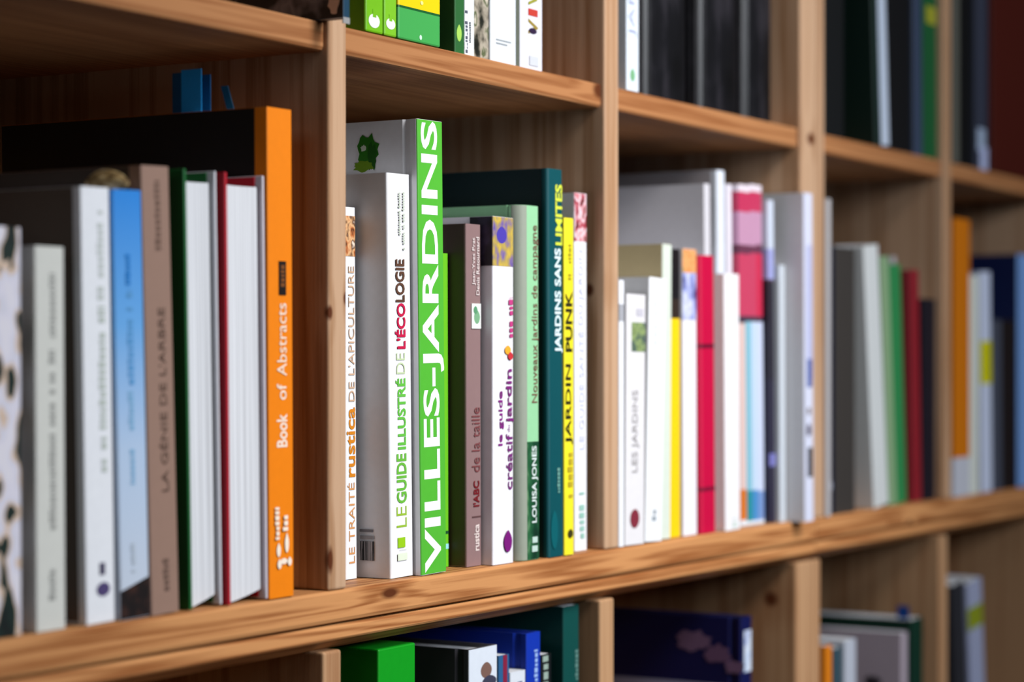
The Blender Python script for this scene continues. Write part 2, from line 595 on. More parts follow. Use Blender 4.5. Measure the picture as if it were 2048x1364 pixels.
# ------------------------------------------------------------------ the books: sizes in metres, heights from each shelf
BOOKS = [
    {'name': 'book', 'label': 'thick book with dark leaf pattern on a pale spine, cut off by the picture edge', 'cat': 'book', 'group': 'books in the left-hand compartment of the middle shelf', 'x': -0.31979, 'y': 0.004, 'z': 0.0004, 'lean': -0.00331, 'w': 0.03802, 'd': 0.17, 'h': 0.20822, 'style': 'paper', 'round': (0.002, 0.003, 0), 'cover': ('pic', ((14, 24, 24), (20, 38, 34), (24, 40, 34), (216, 190, 170), (214, 212, 226), (222, 218, 232), (226, 222, 232), (226, 222, 232)), 72, (1.0, 1.0, 0.6), 3.3, 0.5, 1.0, True), 'extras': []},
    {'name': 'book', 'label': 'cream grey slim book with faint grey print, shorter than its neighbours, beside the leaf-patterned book', 'cat': 'book', 'group': 'books in the left-hand compartment of the middle shelf', 'x': -0.27182, 'y': 0.004, 'z': 0.0004, 'lean': -0.00743, 'w': 0.02188, 'd': 0.15, 'h': 0.19967, 'style': 'paper', 'round': (0.001, 0.001, 0.0), 'cover': (212, 212, 206), 'extras': [('F', 0.01023, 0.01476, 0.15229, 0.18579, (150, 150, 146)), ('F', 0.00971, 0.01423, 0.05232, 0.1458, (150, 150, 146)), ('F', 0.00914, 0.01367, 0.01207, 0.03414, (150, 150, 146))]},
    {'name': 'book', 'label': 'tall white book with a purple round mark near the foot of its spine', 'cat': 'book', 'group': 'books in the left-hand compartment of the middle shelf', 'x': -0.23364, 'y': 0.004, 'z': 0.0004, 'lean': -0.02185, 'w': 0.02275, 'd': 0.19, 'h': 0.23275, 'style': 'paper', 'round': (0.001, 0.001, 0.0), 'cover': (232, 234, 240), 'extras': [('C', 'taupe_board', 0.00556, 0.19, 0.00139, 0.23245, (88, 76, 68)), ('F', 0.01219, 0.01698, 0.17254, 0.22055, (196, 202, 200)), ('F', 0.01222, 0.01741, 0.08041, 0.16934, (188, 196, 190)), ('D', 'round_mark', 0.01307, 0.01785, 0.00521, 0.00375, (78, 66, 112), 0), ('P', 'mark_bar', 0.01052, 0.0145, 0.02563, 0.03204, (70, 64, 92), 0)]},
    {'name': 'book', 'label': 'book with a sky blue spine that fades to white over a dark ground', 'cat': 'book', 'group': 'books in the left-hand compartment of the middle shelf', 'x': -0.20833, 'y': 0.002, 'z': 0.0004, 'lean': -0.03136, 'w': 0.02361, 'd': 0.17, 'h': 0.23269, 'style': 'paper', 'round': (0.001, 0.001, 0.0), 'cover': ('bands', [(0.0166, (196, 206, 222)), (0.0921, (178, 200, 228)), (0.1596, (104, 168, 228)), (0.2329, (44, 134, 220))], True), 'extras': [('P', 'dark_ground', 0.0001, 0.02351, 0.0003, 0.01876, ('pic', ((22, 18, 20), (30, 22, 22), (70, 42, 34)), 90, (1, 1, 1), 1.0), 0.006), ('F', 0.00919, 0.0133, 0.07006, 0.12425, (120, 170, 208)), ('F', 0.00929, 0.01423, 0.12702, 0.17844, (88, 152, 208)), ('F', 0.00884, 0.01253, 0.18115, 0.20007, (14, 116, 196)), ('F', 0.00883, 0.01213, 0.02517, 0.04145, (182, 194, 208))]},
    {'name': 'book', 'label': 'brown clay-coloured book with dark spaced capitals up its spine', 'cat': 'book', 'group': 'books in the left-hand compartment of the middle shelf', 'x': -0.18303, 'y': 0.002, 'z': 0.0004, 'lean': -0.03731, 'w': 0.0236, 'd': 0.18, 'h': 0.24742, 'style': 'paper', 'round': (0.001, 0.001, 0.0), 'cover': (150, 120, 106), 'extras': [('C', 'dark_board', 0.00849, 0.18, 0.0013, 0.24712, (64, 54, 48)), ('T', "LA GÉNIE DE L'ARBRE", 0.00951, 0.01677, 0.0675, 0.16945, (84, 62, 52), 0.004), ('F', 0.00992, 0.01502, 0.20111, 0.2396, (112, 86, 74)), ('F', 0.01017, 0.01488, 0.00993, 0.03397, (104, 80, 70))]},
    {'name': 'book', 'label': 'green bound book shelved with its white page edges facing out', 'cat': 'book', 'group': 'books in the left-hand compartment of the middle shelf', 'x': -0.14898, 'y': 0.003, 'z': 0.0004, 'lean': -0.02307, 'w': 0.02932, 'd': 0.19, 'h': 0.24826, 'style': 'fore', 'round': (0.001, 0.001, 0.0), 'cover': (8, 96, 40), 'extras': [], 'boards': (0.0024, 0.0018), 'back': (212, 212, 220), 'sag': (0.0006, 0.006)},
    {'name': 'book', 'label': 'crimson bound book shelved with its white page edges facing out', 'cat': 'book', 'group': 'books in the left-hand compartment of the middle shelf', 'x': -0.11795, 'y': 0.0, 'z': 0.0004, 'lean': -0.01483, 'w': 0.03739, 'd': 0.19, 'h': 0.24856, 'style': 'fore', 'round': (0.001, 0.001, 0.0), 'cover': (178, 6, 34), 'extras': [], 'boards': (0.0024, 0.0018), 'back': (214, 206, 216), 'sag': (0.0008, 0.006)},
    {'name': 'book', 'label': 'tall orange book with a white title and small black label, black boards', 'cat': 'book', 'group': 'books in the left-hand compartment of the middle shelf', 'x': -0.0791, 'y': 0.0, 'z': 0.0004, 'lean': -0.00837, 'w': 0.02419, 'd': 0.21, 'h': 0.29, 'style': 'paper', 'round': (0.0008, 0.0008, 0), 'cover': (240, 130, 3), 'extras': [('C', 'black_board', 0.00919, 0.21, 0.00209, 0.2897, (8, 8, 10)), ('T', 'Book', 0.00766, 0.01803, 0.08915, 0.10896, (252, 230, 214), 0.02), ('T', 'of', 0.00786, 0.01723, 0.11725, 0.12671, (252, 230, 214), 0.006), ('T', 'Abstracts', 0.00812, 0.01749, 0.13144, 0.17462, (252, 226, 206), 0.002), ('P', 'black_label', 0.01039, 0.0173, 0.17938, 0.19952, (22, 14, 12), 0), ('F', 0.01186, 0.01581, 0.18119, 0.19719, (120, 70, 30)), ('D', 'white_emblem', 0.00855, 0.02841, 0.00197, 0.00414, (250, 232, 214), 0.6), ('D', 'white_emblem', 0.01648, 0.03224, 0.00199, 0.00595, (250, 232, 214), 0.7), ('D', 'white_emblem', 0.01342, 0.02148, 0.00347, 0.00178, (250, 232, 214), 0.3), ('D', 'white_emblem', 0.00897, 0.02008, 0.00197, 0.00296, (250, 232, 214), 0.6), ('D', 'white_emblem', 0.01887, 0.02102, 0.00199, 0.00268, (250, 232, 214), 0.6), ('F', 0.00476, 0.00868, 0.03463, 0.05382, (250, 232, 214)), ('F', 0.01212, 0.01707, 0.03941, 0.0489, (250, 232, 214)), ('S', 0.00605, 0.05379, 0.0692, 0.27, 0.31663, (40, 160, 236), 0.0), ('S', 0.00968, 0.0706, 0.07917, 0.27, 0.31574, (20, 80, 120), 0.0), ('S', 0.01693, 0.05556, 0.0625, 0.27, 0.31433, (24, 110, 170), 0.0), ('S', 0.01935, 0.03227, 0.03757, 0.27, 0.30702, (24, 80, 110), 0.012)]},
    {'name': 'book', 'label': 'white book with orange title print and honeycomb picture, half behind the upright', 'cat': 'book', 'group': 'books in the sharp second compartment of the middle shelf', 'x': 0.04009, 'y': 0.03, 'z': 0.0004, 'lean': -0.00927, 'w': 0.01571, 'd': 0.17, 'h': 0.2395, 'style': 'paper', 'round': (0.003, 0.003, 0), 'cover': (236, 236, 240), 'extras': [('P', 'honeycomb_picture', 0.0001, 0.01561, 0.20786, 0.23384, ('pic', ((50, 26, 14), (190, 110, 60), (230, 180, 130), (90, 50, 30), (240, 220, 200)), 140, (1, 1, 0.8), 2.0, 0.45, 2.0), 0), ('T', 'LE TRAITÉ', 0.00368, 0.01152, 0.01003, 0.06209, (214, 150, 92), 0.0), ('T', 'rustica', 0.00304, 0.01257, 0.06568, 0.11064, (214, 130, 20), 0.02), ('T', "DE L'APICULTURE", 0.00536, 0.01209, 0.11445, 0.20156, (206, 170, 140), 0.0)]},
    {'name': 'book', 'label': 'white book with a green and crimson title, in front of the tall green-spined book', 'cat': 'book', 'group': 'books in the sharp second compartment of the middle shelf', 'x': 0.06223, 'y': 0.009, 'z': 0.0004, 'lean': -0.01758, 'w': 0.02636, 'd': 0.165, 'h': 0.26184, 'style': 'paper', 'round': (0.0015, 0.0015, 0), 'cover': (240, 240, 244), 'extras': [('T', 'LE', 0.00706, 0.01875, 0.03229, 0.04588, (150, 190, 50), -0.004), ('T', 'GUIDE', 0.0075, 0.01919, 0.04783, 0.0802, (104, 184, 60), 0.03), ('T', 'ILLUSTRÉ', 0.00707, 0.01875, 0.08285, 0.12911, (98, 190, 66), 0.03), ('T', 'DE', 0.00823, 0.01816, 0.132, 0.1456, (196, 214, 170), -0.006), ('T', "L'ÉCO", 0.00691, 0.01918, 0.14821, 0.17795, (200, 16, 70), 0.03), ('T', 'LOGIE', 0.00801, 0.01852, 0.1786, 0.20641, (92, 60, 44), 0.03), ('P', 'green_logo', 0.00793, 0.01611, 0.01924, 0.02572, (150, 202, 20), 0), ('F', 0.00721, 0.01831, 0.01087, 0.01799, (226, 236, 214)), ('F', 0.0117, 0.01403, 0.22202, 0.25182, (186, 196, 180)), ('F', 0.01629, 0.01863, 0.21243, 0.25206, (190, 200, 184)), ('C', 'barcode', 0.01298, 0.02335, 0.01113, 0.0236, ('pic', ((30, 28, 30), (150, 146, 148), (40, 38, 40), (176, 172, 174)), 300, (1, 2.2, 0.02), 3.0, 0.5, 1.0, True)), ('C', 'price_print', 0.01367, 0.02352, 0.02968, 0.03136, (120, 116, 120)), ('C', 'price_print', 0.01294, 0.02318, 0.02514, 0.02717, (150, 146, 148))]},
    {'name': 'book', 'label': 'tallest white book with a lime green spine and huge white capitals', 'cat': 'book', 'group': 'books in the sharp second compartment of the middle shelf', 'x': 0.09052, 'y': 0.004, 'z': 0.0004, 'lean': -0.01795, 'w': 0.03043, 'd': 0.21, 'h': 0.29889, 'style': 'hard', 'round': (0.0012, 0.0012, 0.0), 'cover': (238, 238, 242), 'extras': [('P', 'green_spine_panel', 0.0001, 0.03033, 0.0003, 0.29869, (82, 180, 52), 0), ('T', 'VILLES-JARDINS', 0.00388, 0.02941, 0.0013, 0.29808, (246, 246, 250), 0.022), ('B', 'plant_drawing', 0.03937, 0.28029, 0.00884, 0.01123, (40, 120, 20), 3), ('B', 'plant_drawing', 0.03543, 0.27514, 0.0036, 0.0099, (24, 90, 16), 5), ('B', 'plant_drawing', 0.04231, 0.26984, 0.00886, 0.00397, (110, 150, 20), 7), ('B', 'white_blossom', 0.04217, 0.28142, 0.00241, 0.00231, (210, 220, 200), 8)]},
    {'name': 'book', 'label': 'lime green slim book mostly hidden behind the tall green-spined book', 'cat': 'book', 'group': 'books in the sharp second compartment of the middle shelf', 'x': 0.13658, 'y': 0.024, 'z': 0.0004, 'lean': -0.00582, 'w': 0.01891, 'd': 0.16, 'h': 0.21404, 'style': 'paper', 'round': (0.001, 0.001, 0.0), 'cover': (104, 190, 28), 'extras': [('P', 'small_square', 0.0146, 0.01841, 0.02248, 0.02453, (20, 80, 40), 0), ('P', 'small_square', 0.01455, 0.01836, 0.01224, 0.01565, (150, 220, 225), 0)]},
    {'name': 'book', 'label': 'mauve brown slim book with a white label bearing a leaf sketch', 'cat': 'book', 'group': 'books in the sharp second compartment of the middle shelf', 'x': 0.15793, 'y': 0.011, 'z': 0.0004, 'lean': -0.00549, 'w': 0.01886, 'd': 0.16, 'h': 0.23439, 'style': 'paper', 'round': (0.001, 0.001, 0.0), 'cover': (140, 112, 112), 'extras': [('C', 'umber_board', 0.00161, 0.16, 0.00072, 0.23409, (74, 58, 48)), ('T', 'rustica', 0.00916, 0.01568, 0.01032, 0.0285, (232, 216, 212), 0.02), ('P', 'short_line', 0.00664, 0.01773, 0.03312, 0.03415, (90, 60, 60), 0), ('T', "l'ABC", 0.00803, 0.01585, 0.04057, 0.05839, (112, 14, 24), 0.03), ('T', 'de la taille', 0.00629, 0.01671, 0.0643, 0.10879, (120, 62, 64), 0.0), ('T', 'Jean-Yves Prat', 0.00696, 0.0115, 0.19264, 0.22515, (232, 220, 218), 0.004), ('T', 'Denis Retournard', 0.01214, 0.01606, 0.1859, 0.22571, (232, 220, 218), 0.004), ('P', 'leaf_label', 0.0061, 0.01783, 0.16286, 0.17996, (240, 244, 240), 0), ('D', 'leaf_sketch', 0.0126, 0.17081, 0.00392, 0.00481, (120, 170, 130), 0.3), ('D', 'leaf_sketch', 0.01067, 0.17559, 0.00261, 0.00274, (90, 150, 110), 0.3)]},  # board panel darker than the mauve spine: shadow put into its colour
    {'name': 'book', 'label': 'white book with purple title and a blue iris picture at the head', 'cat': 'book', 'group': 'books in the sharp second compartment of the middle shelf', 'x': 0.17889, 'y': 0.003, 'z': 0.0004, 'lean': 0.0, 'w': 0.02755, 'd': 0.17, 'h': 0.24049, 'style': 'paper', 'round': (0.0012, 0.0012, 0), 'cover': (238, 236, 244), 'extras': [('P', 'iris_picture', 0.0001, 0.02745, 0.20641, 0.24029, ('pic', ((74, 58, 150), (120, 100, 160), (172, 150, 90), (206, 176, 70), (150, 140, 110)), 95, (1, 1, 0.7), 6.0, 0.45, 2.5), 0), ('D', 'iris_flower', 0.01132, 0.22797, 0.00673, 0.00589, (76, 62, 170), 0.3), ('C', 'iris_board_picture', 0.00081, 0.01865, 0.20643, 0.24019, ('pic', ((14, 10, 22), (22, 16, 34), (60, 50, 80)), 60, (1, 1, 1), 2.0)), ('T', 'le guide', 0.00664, 0.01401, 0.08194, 0.11994, (132, 26, 130), 0.016), ('T', 'créatif', 0.0167, 0.02551, 0.05105, 0.08996, (120, 40, 120), 0.012), ('T', 'du', 0.01873, 0.02211, 0.0913, 0.09617, (140, 60, 140), 0.0), ('T', 'jardin', 0.0167, 0.02687, 0.0976, 0.13513, (124, 30, 120), 0.016), ('F', 0.02008, 0.02551, 0.15705, 0.18489, (196, 60, 130)), ('D', 'sunflower_mark', 0.01873, 0.14834, 0.00406, 0.00313, (250, 170, 50), 0.3), ('D', 'sunflower_mark', 0.02211, 0.14418, 0.0034, 0.00279, (200, 50, 60), 0.3), ('D', 'purple_drop', 0.01873, 0.01548, 0.00542, 0.00765, (120, 22, 120), 0.55)]},
    {'name': 'book', 'label': 'sage green book with a brown title and dark foliage picture at its foot', 'cat': 'book', 'group': 'books in the sharp second compartment of the middle shelf', 'x': 0.21574, 'y': 0.002, 'z': 0.0004, 'lean': -0.0055, 'w': 0.02517, 'd': 0.19, 'h': 0.25054, 'style': 'hard', 'round': (0.009, 0.0015, 0), 'cover': (150, 208, 160), 'extras': [('P', 'grey_hinge', 0.0001, 0.0082, 0.0003, 0.25034, (150, 158, 144), 0), ('P', 'foliage_picture', 0.00785, 0.02507, 0.0003, 0.08355, ('pic', ((12, 40, 30), (20, 66, 44), (40, 98, 60), (120, 160, 120)), 80, (1, 1, 0.6), 4.0, 0.45, 2.5), 0), ('T', 'Nouveaux jardins de campagne', 0.01486, 0.02471, 0.11092, 0.23688, (122, 84, 70), 0.006), ('T', 'LOUISA JONES', 0.01419, 0.02263, 0.02601, 0.08049, (222, 232, 232), 0.02), ('P', 'pale_square', 0.01468, 0.02171, 0.0118, 0.01605, (190, 214, 206), 0), ('P', 'pale_square', 0.01394, 0.02167, 0.00549, 0.00973, (190, 214, 206), 0)]},
    {'name': 'book', 'label': 'tall dark teal book with white and yellow capitals near its head', 'cat': 'book', 'group': 'books in the sharp second compartment of the middle shelf', 'x': 0.25187, 'y': 0.0005, 'z': 0.0004, 'lean': -0.00772, 'w': 0.02105, 'd': 0.2, 'h': 0.27875, 'style': 'hard', 'round': (0.0025, 0.001, 0), 'cover': (0, 76, 84), 'extras': [('C', 'dark_board', 0.00496, 0.2, 0.00094, 0.27845, (0, 30, 36)), ('T', 'JARDINS SANS', 0.00935, 0.02085, 0.14644, 0.22192, (222, 242, 246), 0.03), ('T', 'LIMITES', 0.01055, 0.02085, 0.2241, 0.26797, (214, 228, 70), 0.03), ('F', 0.01196, 0.0156, 0.03983, 0.06432, (110, 160, 150)), ('D', 'ring_mark', 0.00735, 0.01926, 0.00507, 0.01365, (0, 92, 100), 0.0)]},  # dark board panel: shade on the teal cloth, painted into its colour
    {'name': 'book', 'label': 'bright yellow slim book with black spaced capitals', 'cat': 'book', 'group': 'books in the sharp second compartment of the middle shelf', 'x': 0.27387, 'y': 0.0, 'z': 0.0004, 'lean': -0.003, 'w': 0.0137, 'd': 0.16, 'h': 0.24465, 'style': 'paper', 'round': (0.001, 0.001, 0.0), 'cover': (246, 230, 44), 'extras': [('T', 'JARDIN', 0.00143, 0.01179, 0.07991, 0.1386, (44, 40, 16), 0.022), ('T', 'PUNK', 0.00161, 0.01123, 0.14729, 0.19149, (44, 40, 16), 0.03), ('F', 0.00543, 0.00988, 0.19957, 0.22861, (170, 158, 40)), ('F', 0.00422, 0.01088, 0.03554, 0.07436, (186, 164, 40)), ('D', 'round_mark', 0.0078, 0.01533, 0.00371, 0.00327, (60, 54, 20), 0.2)]},
    {'name': 'book', 'label': 'white slim book with pale lavender title and a red blossom picture, last before the upright', 'cat': 'book', 'group': 'books in the sharp second compartment of the middle shelf', 'x': 0.30782, 'y': 0.0105, 'z': 0.0004, 'lean': -0.00285, 'w': 0.01833, 'd': 0.17, 'h': 0.26539, 'style': 'paper', 'round': (0.001, 0.001, 0.0), 'cover': (240, 240, 246), 'extras': [('P', 'blossom_picture', 0.0001, 0.01823, 0.22957, 0.26519, ('pic', ((20, 50, 40), (180, 60, 80), (236, 214, 222), (210, 120, 130), (40, 70, 60)), 120, (1, 1, 0.7), 1.0, 0.45, 2.0), 0), ('T', 'LE GUIDE SANTÉ', 0.00489, 0.01406, 0.07483, 0.16305, (190, 196, 222), 0.0), ('T', 'DU JARDIN', 0.00587, 0.01428, 0.16751, 0.22313, (196, 200, 226), 0.0), ('F', 0.00615, 0.01379, 0.00875, 0.04325, (150, 196, 184))]},
    {'name': 'book', 'label': 'thin white booklet with a grey band, squeezed against the upright', 'cat': 'book', 'group': 'books in the third compartment of the middle shelf', 'x': 0.35955, 'y': 0.001, 'z': 0.0004, 'lean': -0.0, 'w': 0.00807, 'd': 0.15, 'h': 0.20221, 'style': 'paper', 'round': (0.001, 0.001, 0.0), 'cover': (236, 238, 244), 'extras': [('P', 'grey_band', 0.0001, 0.00797, 0.17119, 0.18408, (166, 168, 176), 0)]},
    {'name': 'book', 'label': 'pale grey white book with a tiny landscape picture and red round mark', 'cat': 'book', 'group': 'books in the third compartment of the middle shelf', 'x': 0.36923, 'y': 0.001, 'z': 0.0008, 'lean': 0.01269, 'w': 0.03131, 'd': 0.16, 'h': 0.19195, 'style': 'paper', 'round': (0.001, 0.001, 0.0), 'cover': (228, 226, 230), 'extras': [('P', 'landscape_picture', 0.00802, 0.03121, 0.14788, 0.17044, ('pic', ((40, 60, 40), (150, 170, 110), (90, 110, 90), (60, 76, 90)), 120, (1, 1, 1.5), 3.0), 0), ('F', 0.01187, 0.02678, 0.17515, 0.1832, (196, 194, 206)), ('T', 'LES JARDINS', 0.00976, 0.0213, 0.05532, 0.11844, (160, 156, 158), 0.004), ('D', 'round_mark', 0.01471, 0.01994, 0.00744, 0.00728, (130, 44, 60), 0)]},
    {'name': 'book', 'label': 'plain white book with a small grey mark low on its spine, tilted slightly', 'cat': 'book', 'group': 'books in the third compartment of the middle shelf', 'x': 0.40222, 'y': 0.001, 'z': 0.00143, 'lean': 0.03683, 'w': 0.02805, 'd': 0.17, 'h': 0.20552, 'style': 'paper', 'round': (0.001, 0.001, 0.0), 'cover': (240, 242, 246), 'extras': [('F', 0.01043, 0.01724, 0.01585, 0.02673, (150, 160, 170)), ('F', 0.00656, 0.01507, 0.15273, 0.19163, (222, 226, 238))]},
    {'name': 'book', 'label': 'khaki board book with a pale green spine, taller than the white ones before it', 'cat': 'book', 'group': 'books in the third compartment of the middle shelf', 'x': 0.43892, 'y': 0.006, 'z': 0.00058, 'lean': 0.01114, 'w': 0.01576, 'd': 0.2, 'h': 0.23339, 'style': 'paper', 'round': (0.001, 0.001, 0.0), 'cover': (214, 196, 152), 'extras': [('P', 'pale_spine', 0.0001, 0.01566, 0.0003, 0.23319, (216, 226, 214), 0)]},
    {'name': 'book', 'label': 'yellow book with a dark brown picture at its head', 'cat': 'book', 'group': 'books in the third compartment of the middle shelf', 'x': 0.45999, 'y': 0.009, 'z': 0.0004, 'lean': -0.00382, 'w': 0.0188, 'd': 0.17, 'h': 0.23068, 'style': 'paper', 'round': (0.001, 0.001, 0.0), 'cover': ('bands', [(0.0, (252, 208, 16)), (0.1739, (50, 38, 32)), (0.19, (24, 20, 24)), (0.231, (30, 24, 14))]), 'extras': []},
    {'name': 'book', 'label': 'white book with orange and violet flower picture at its head', 'cat': 'book', 'group': 'books in the third compartment of the middle shelf', 'x': 0.4815, 'y': 0.0075, 'z': 0.0004, 'lean': -0.00777, 'w': 0.02474, 'd': 0.17, 'h': 0.23156, 'style': 'paper', 'round': (0.001, 0.001, 0.0), 'cover': (240, 238, 246), 'extras': [('P', 'flower_picture', 0.0001, 0.02464, 0.17417, 0.2123, ('pic', ((50, 44, 110), (150, 160, 220), (214, 220, 244), (90, 80, 150)), 70, (1, 1, 0.6), 2.0), 0), ('P', 'orange_picture', 0.0001, 0.02464, 0.2123, 0.23136, ('pic', ((226, 120, 50), (236, 170, 110), (150, 130, 60)), 90, (1, 1, 1), 3.0), 0)]},
    {'name': 'book', 'label': 'crimson hardback with two dark bands across its spine', 'cat': 'book', 'group': 'books in the third compartment of the middle shelf', 'x': 0.50809, 'y': 0.004, 'z': 0.0004, 'lean': -0.01627, 'w': 0.02537, 'd': 0.17, 'h': 0.22729, 'style': 'paper', 'round': (0.004, 0.001, 0), 'cover': (196, 0, 62), 'extras': [('P', 'dark_band', 0.0001, 0.02527, 0.15153, 0.15481, (96, 6, 40), 0), ('P', 'dark_band', 0.0001, 0.02527, 0.03458, 0.03785, (120, 6, 46), 0)]},
    {'name': 'book', 'label': 'thin white booklet rising behind the crimson hardback', 'cat': 'book', 'group': 'books in the third compartment of the middle shelf', 'x': 0.53442, 'y': 0.012, 'z': 0.0004, 'lean': -0.01965, 'w': 0.01052, 'd': 0.2, 'h': 0.28749, 'style': 'paper', 'round': (0.001, 0.001, 0.0), 'cover': (214, 212, 220), 'extras': []},
    {'name': 'book', 'label': 'broad plain white book with a rosy board, next to the crimson hardback', 'cat': 'book', 'group': 'books in the third compartment of the middle shelf', 'x': 0.54686, 'y': 0.001, 'z': 0.0004, 'lean': -0.0135, 'w': 0.02829, 'd': 0.16, 'h': 0.21354, 'style': 'paper', 'round': (0.001, 0.001, 0.0), 'cover': (242, 240, 244), 'extras': [('C', 'rosy_board', 0.00127, 0.16, 0.00177, 0.21324, (240, 206, 204)), ('F', 0.0109, 0.02065, 0.00182, 0.01015, (206, 220, 214))]},
    {'name': 'book', 'label': 'tallest white book above the pink striped magazines', 'cat': 'book', 'group': 'books in the third compartment of the middle shelf', 'x': 0.57911, 'y': 0.022, 'z': 0.0004, 'lean': -0.01933, 'w': 0.01498, 'd': 0.22, 'h': 0.30238, 'style': 'paper', 'round': (0.001, 0.001, 0.0), 'cover': (226, 232, 244), 'extras': [('C', 'mauve_grey_board', 0.00543, 0.2137, 0.0003, 0.30208, (172, 164, 168))]},
    {'name': 'magazine', 'label': 'white magazine beside the pink striped magazines', 'cat': 'magazine', 'group': 'books in the third compartment of the middle shelf', 'x': 0.59509, 'y': 0.02, 'z': 0.0004, 'lean': -0.02037, 'w': 0.00909, 'd': 0.2, 'h': 0.29158, 'style': 'paper', 'round': (0.001, 0.001, 0.0), 'cover': (232, 226, 238), 'extras': []},
    {'name': 'magazine', 'label': 'pink striped magazine with an orange foot, first of four', 'cat': 'magazine', 'group': 'books in the third compartment of the middle shelf', 'x': 0.6052, 'y': 0.014, 'z': 0.0004, 'lean': -0.0206, 'w': 0.01123, 'd': 0.2, 'h': 0.29203, 'style': 'paper', 'round': (0.0006, 0.0006, 0), 'cover': ('bands', [(0.0, (226, 234, 244)), (0.0037, (214, 116, 36)), (0.0297, (226, 196, 190)), (0.1734, (70, 50, 70)), (0.1786, (200, 64, 98)), (0.2323, (104, 52, 76)), (0.2392, (196, 146, 178)), (0.2678, (196, 52, 92)), (0.2851, (232, 220, 232))]), 'extras': []},
    {'name': 'magazine', 'label': 'pink striped magazine with a teal foot, second of four', 'cat': 'magazine', 'group': 'books in the third compartment of the middle shelf', 'x': 0.61694, 'y': 0.014, 'z': 0.0004, 'lean': -0.02083, 'w': 0.01135, 'd': 0.2, 'h': 0.29198, 'style': 'paper', 'round': (0.0006, 0.0006, 0), 'cover': ('bands', [(0.0, (226, 234, 244)), (0.003, (30, 140, 150)), (0.0291, (130, 190, 210)), (0.1736, (70, 50, 70)), (0.1788, (200, 64, 98)), (0.2328, (104, 52, 76)), (0.2398, (196, 146, 178)), (0.2685, (196, 52, 92)), (0.2859, (232, 220, 232))]), 'extras': []},
    {'name': 'magazine', 'label': 'pink striped magazine with a blue foot, third of four', 'cat': 'magazine', 'group': 'books in the third compartment of the middle shelf', 'x': 0.6288, 'y': 0.014, 'z': 0.0004, 'lean': -0.02093, 'w': 0.01147, 'd': 0.2, 'h': 0.29365, 'style': 'paper', 'round': (0.0006, 0.0006, 0), 'cover': ('bands', [(0.0, (226, 234, 244)), (0.0023, (70, 140, 200)), (0.0285, (196, 216, 240)), (0.1738, (70, 50, 70)), (0.179, (200, 64, 98)), (0.2333, (104, 52, 76)), (0.2403, (196, 146, 178)), (0.2692, (196, 52, 92)), (0.2867, (232, 220, 232))]), 'extras': []},
    {'name': 'magazine', 'label': 'pink striped magazine with a pale blue foot, last before the dark book', 'cat': 'magazine', 'group': 'books in the third compartment of the middle shelf', 'x': 0.6408, 'y': 0.014, 'z': 0.0004, 'lean': -0.02115, 'w': 0.01159, 'd': 0.2, 'h': 0.29361, 'style': 'paper', 'round': (0.0006, 0.0006, 0), 'cover': ('bands', [(0.0, (226, 234, 244)), (0.0016, (120, 150, 206)), (0.0279, (206, 216, 244)), (0.174, (70, 50, 70)), (0.1793, (206, 44, 80)), (0.2338, (104, 52, 76)), (0.2408, (196, 146, 178)), (0.2699, (196, 52, 92)), (0.2875, (232, 220, 232))]), 'extras': []},
    {'name': 'book', 'label': 'dark blue black book with a white and violet head, after the pink magazines', 'cat': 'book', 'group': 'books in the third compartment of the middle shelf', 'x': 0.65398, 'y': 0.009, 'z': 0.0004, 'lean': -0.01869, 'w': 0.01173, 'd': 0.18, 'h': 0.28131, 'style': 'paper', 'round': (0.001, 0.001, 0.0), 'cover': ('bands', [(0.0, (40, 36, 58)), (0.1241, (34, 30, 44)), (0.2099, (90, 60, 76)), (0.2121, (160, 166, 220)), (0.2385, (206, 216, 234))]), 'extras': [('P', 'violet_patch', 0.0001, 0.01163, 0.04937, 0.06037, (120, 120, 190), 0)]},
    {'name': 'book', 'label': 'thin pale grey booklet beside the protruding grey book', 'cat': 'book', 'group': 'books in the third compartment of the middle shelf', 'x': 0.66677, 'y': 0.005, 'z': 0.0004, 'lean': -0.00948, 'w': 0.01078, 'd': 0.15, 'h': 0.22524, 'style': 'paper', 'round': (0.001, 0.001, 0.0), 'cover': (206, 214, 224), 'extras': []},
    {'name': 'book', 'label': 'tall grey book that juts out over the shelf edge, violet marks on its white spine', 'cat': 'book', 'group': 'books in the third compartment of the middle shelf', 'x': 0.67863, 'y': -0.013, 'z': 0.0004, 'lean': -0.01135, 'w': 0.01857, 'd': 0.21, 'h': 0.28869, 'style': 'paper', 'round': (0.001, 0.001, 0.0), 'cover': (206, 206, 210), 'extras': [('P', 'white_spine', 0.0001, 0.01847, 0.0003, 0.28849, (214, 218, 240), 0), ('P', 'violet_band', 0.00497, 0.01847, 0.12452, 0.24296, (186, 190, 226), 0), ('P', 'blue_patch', 0.00546, 0.01538, 0.11792, 0.14293, (70, 90, 160), 0), ('P', 'dark_patch', 0.00567, 0.0156, 0.03886, 0.0652, (24, 18, 18), 0), ('D', 'dark_spot', 0.00819, 0.08049, 0.00441, 0.00571, (60, 44, 70), 0), ('D', 'dark_spot', 0.00838, 0.09719, 0.00331, 0.00352, (120, 104, 96), 0)]},
    {'name': 'magazine', 'label': 'thin pale grey magazine standing right beside the broad post', 'cat': 'magazine', 'group': 'books in the fourth compartment of the middle shelf', 'x': 0.75593, 'y': -0.001, 'z': 0.0004, 'lean': 0.0, 'w': 0.0093, 'd': 0.2, 'h': 0.28899, 'style': 'paper', 'round': (0.001, 0.001, 0.0), 'cover': (186, 182, 184), 'extras': []},
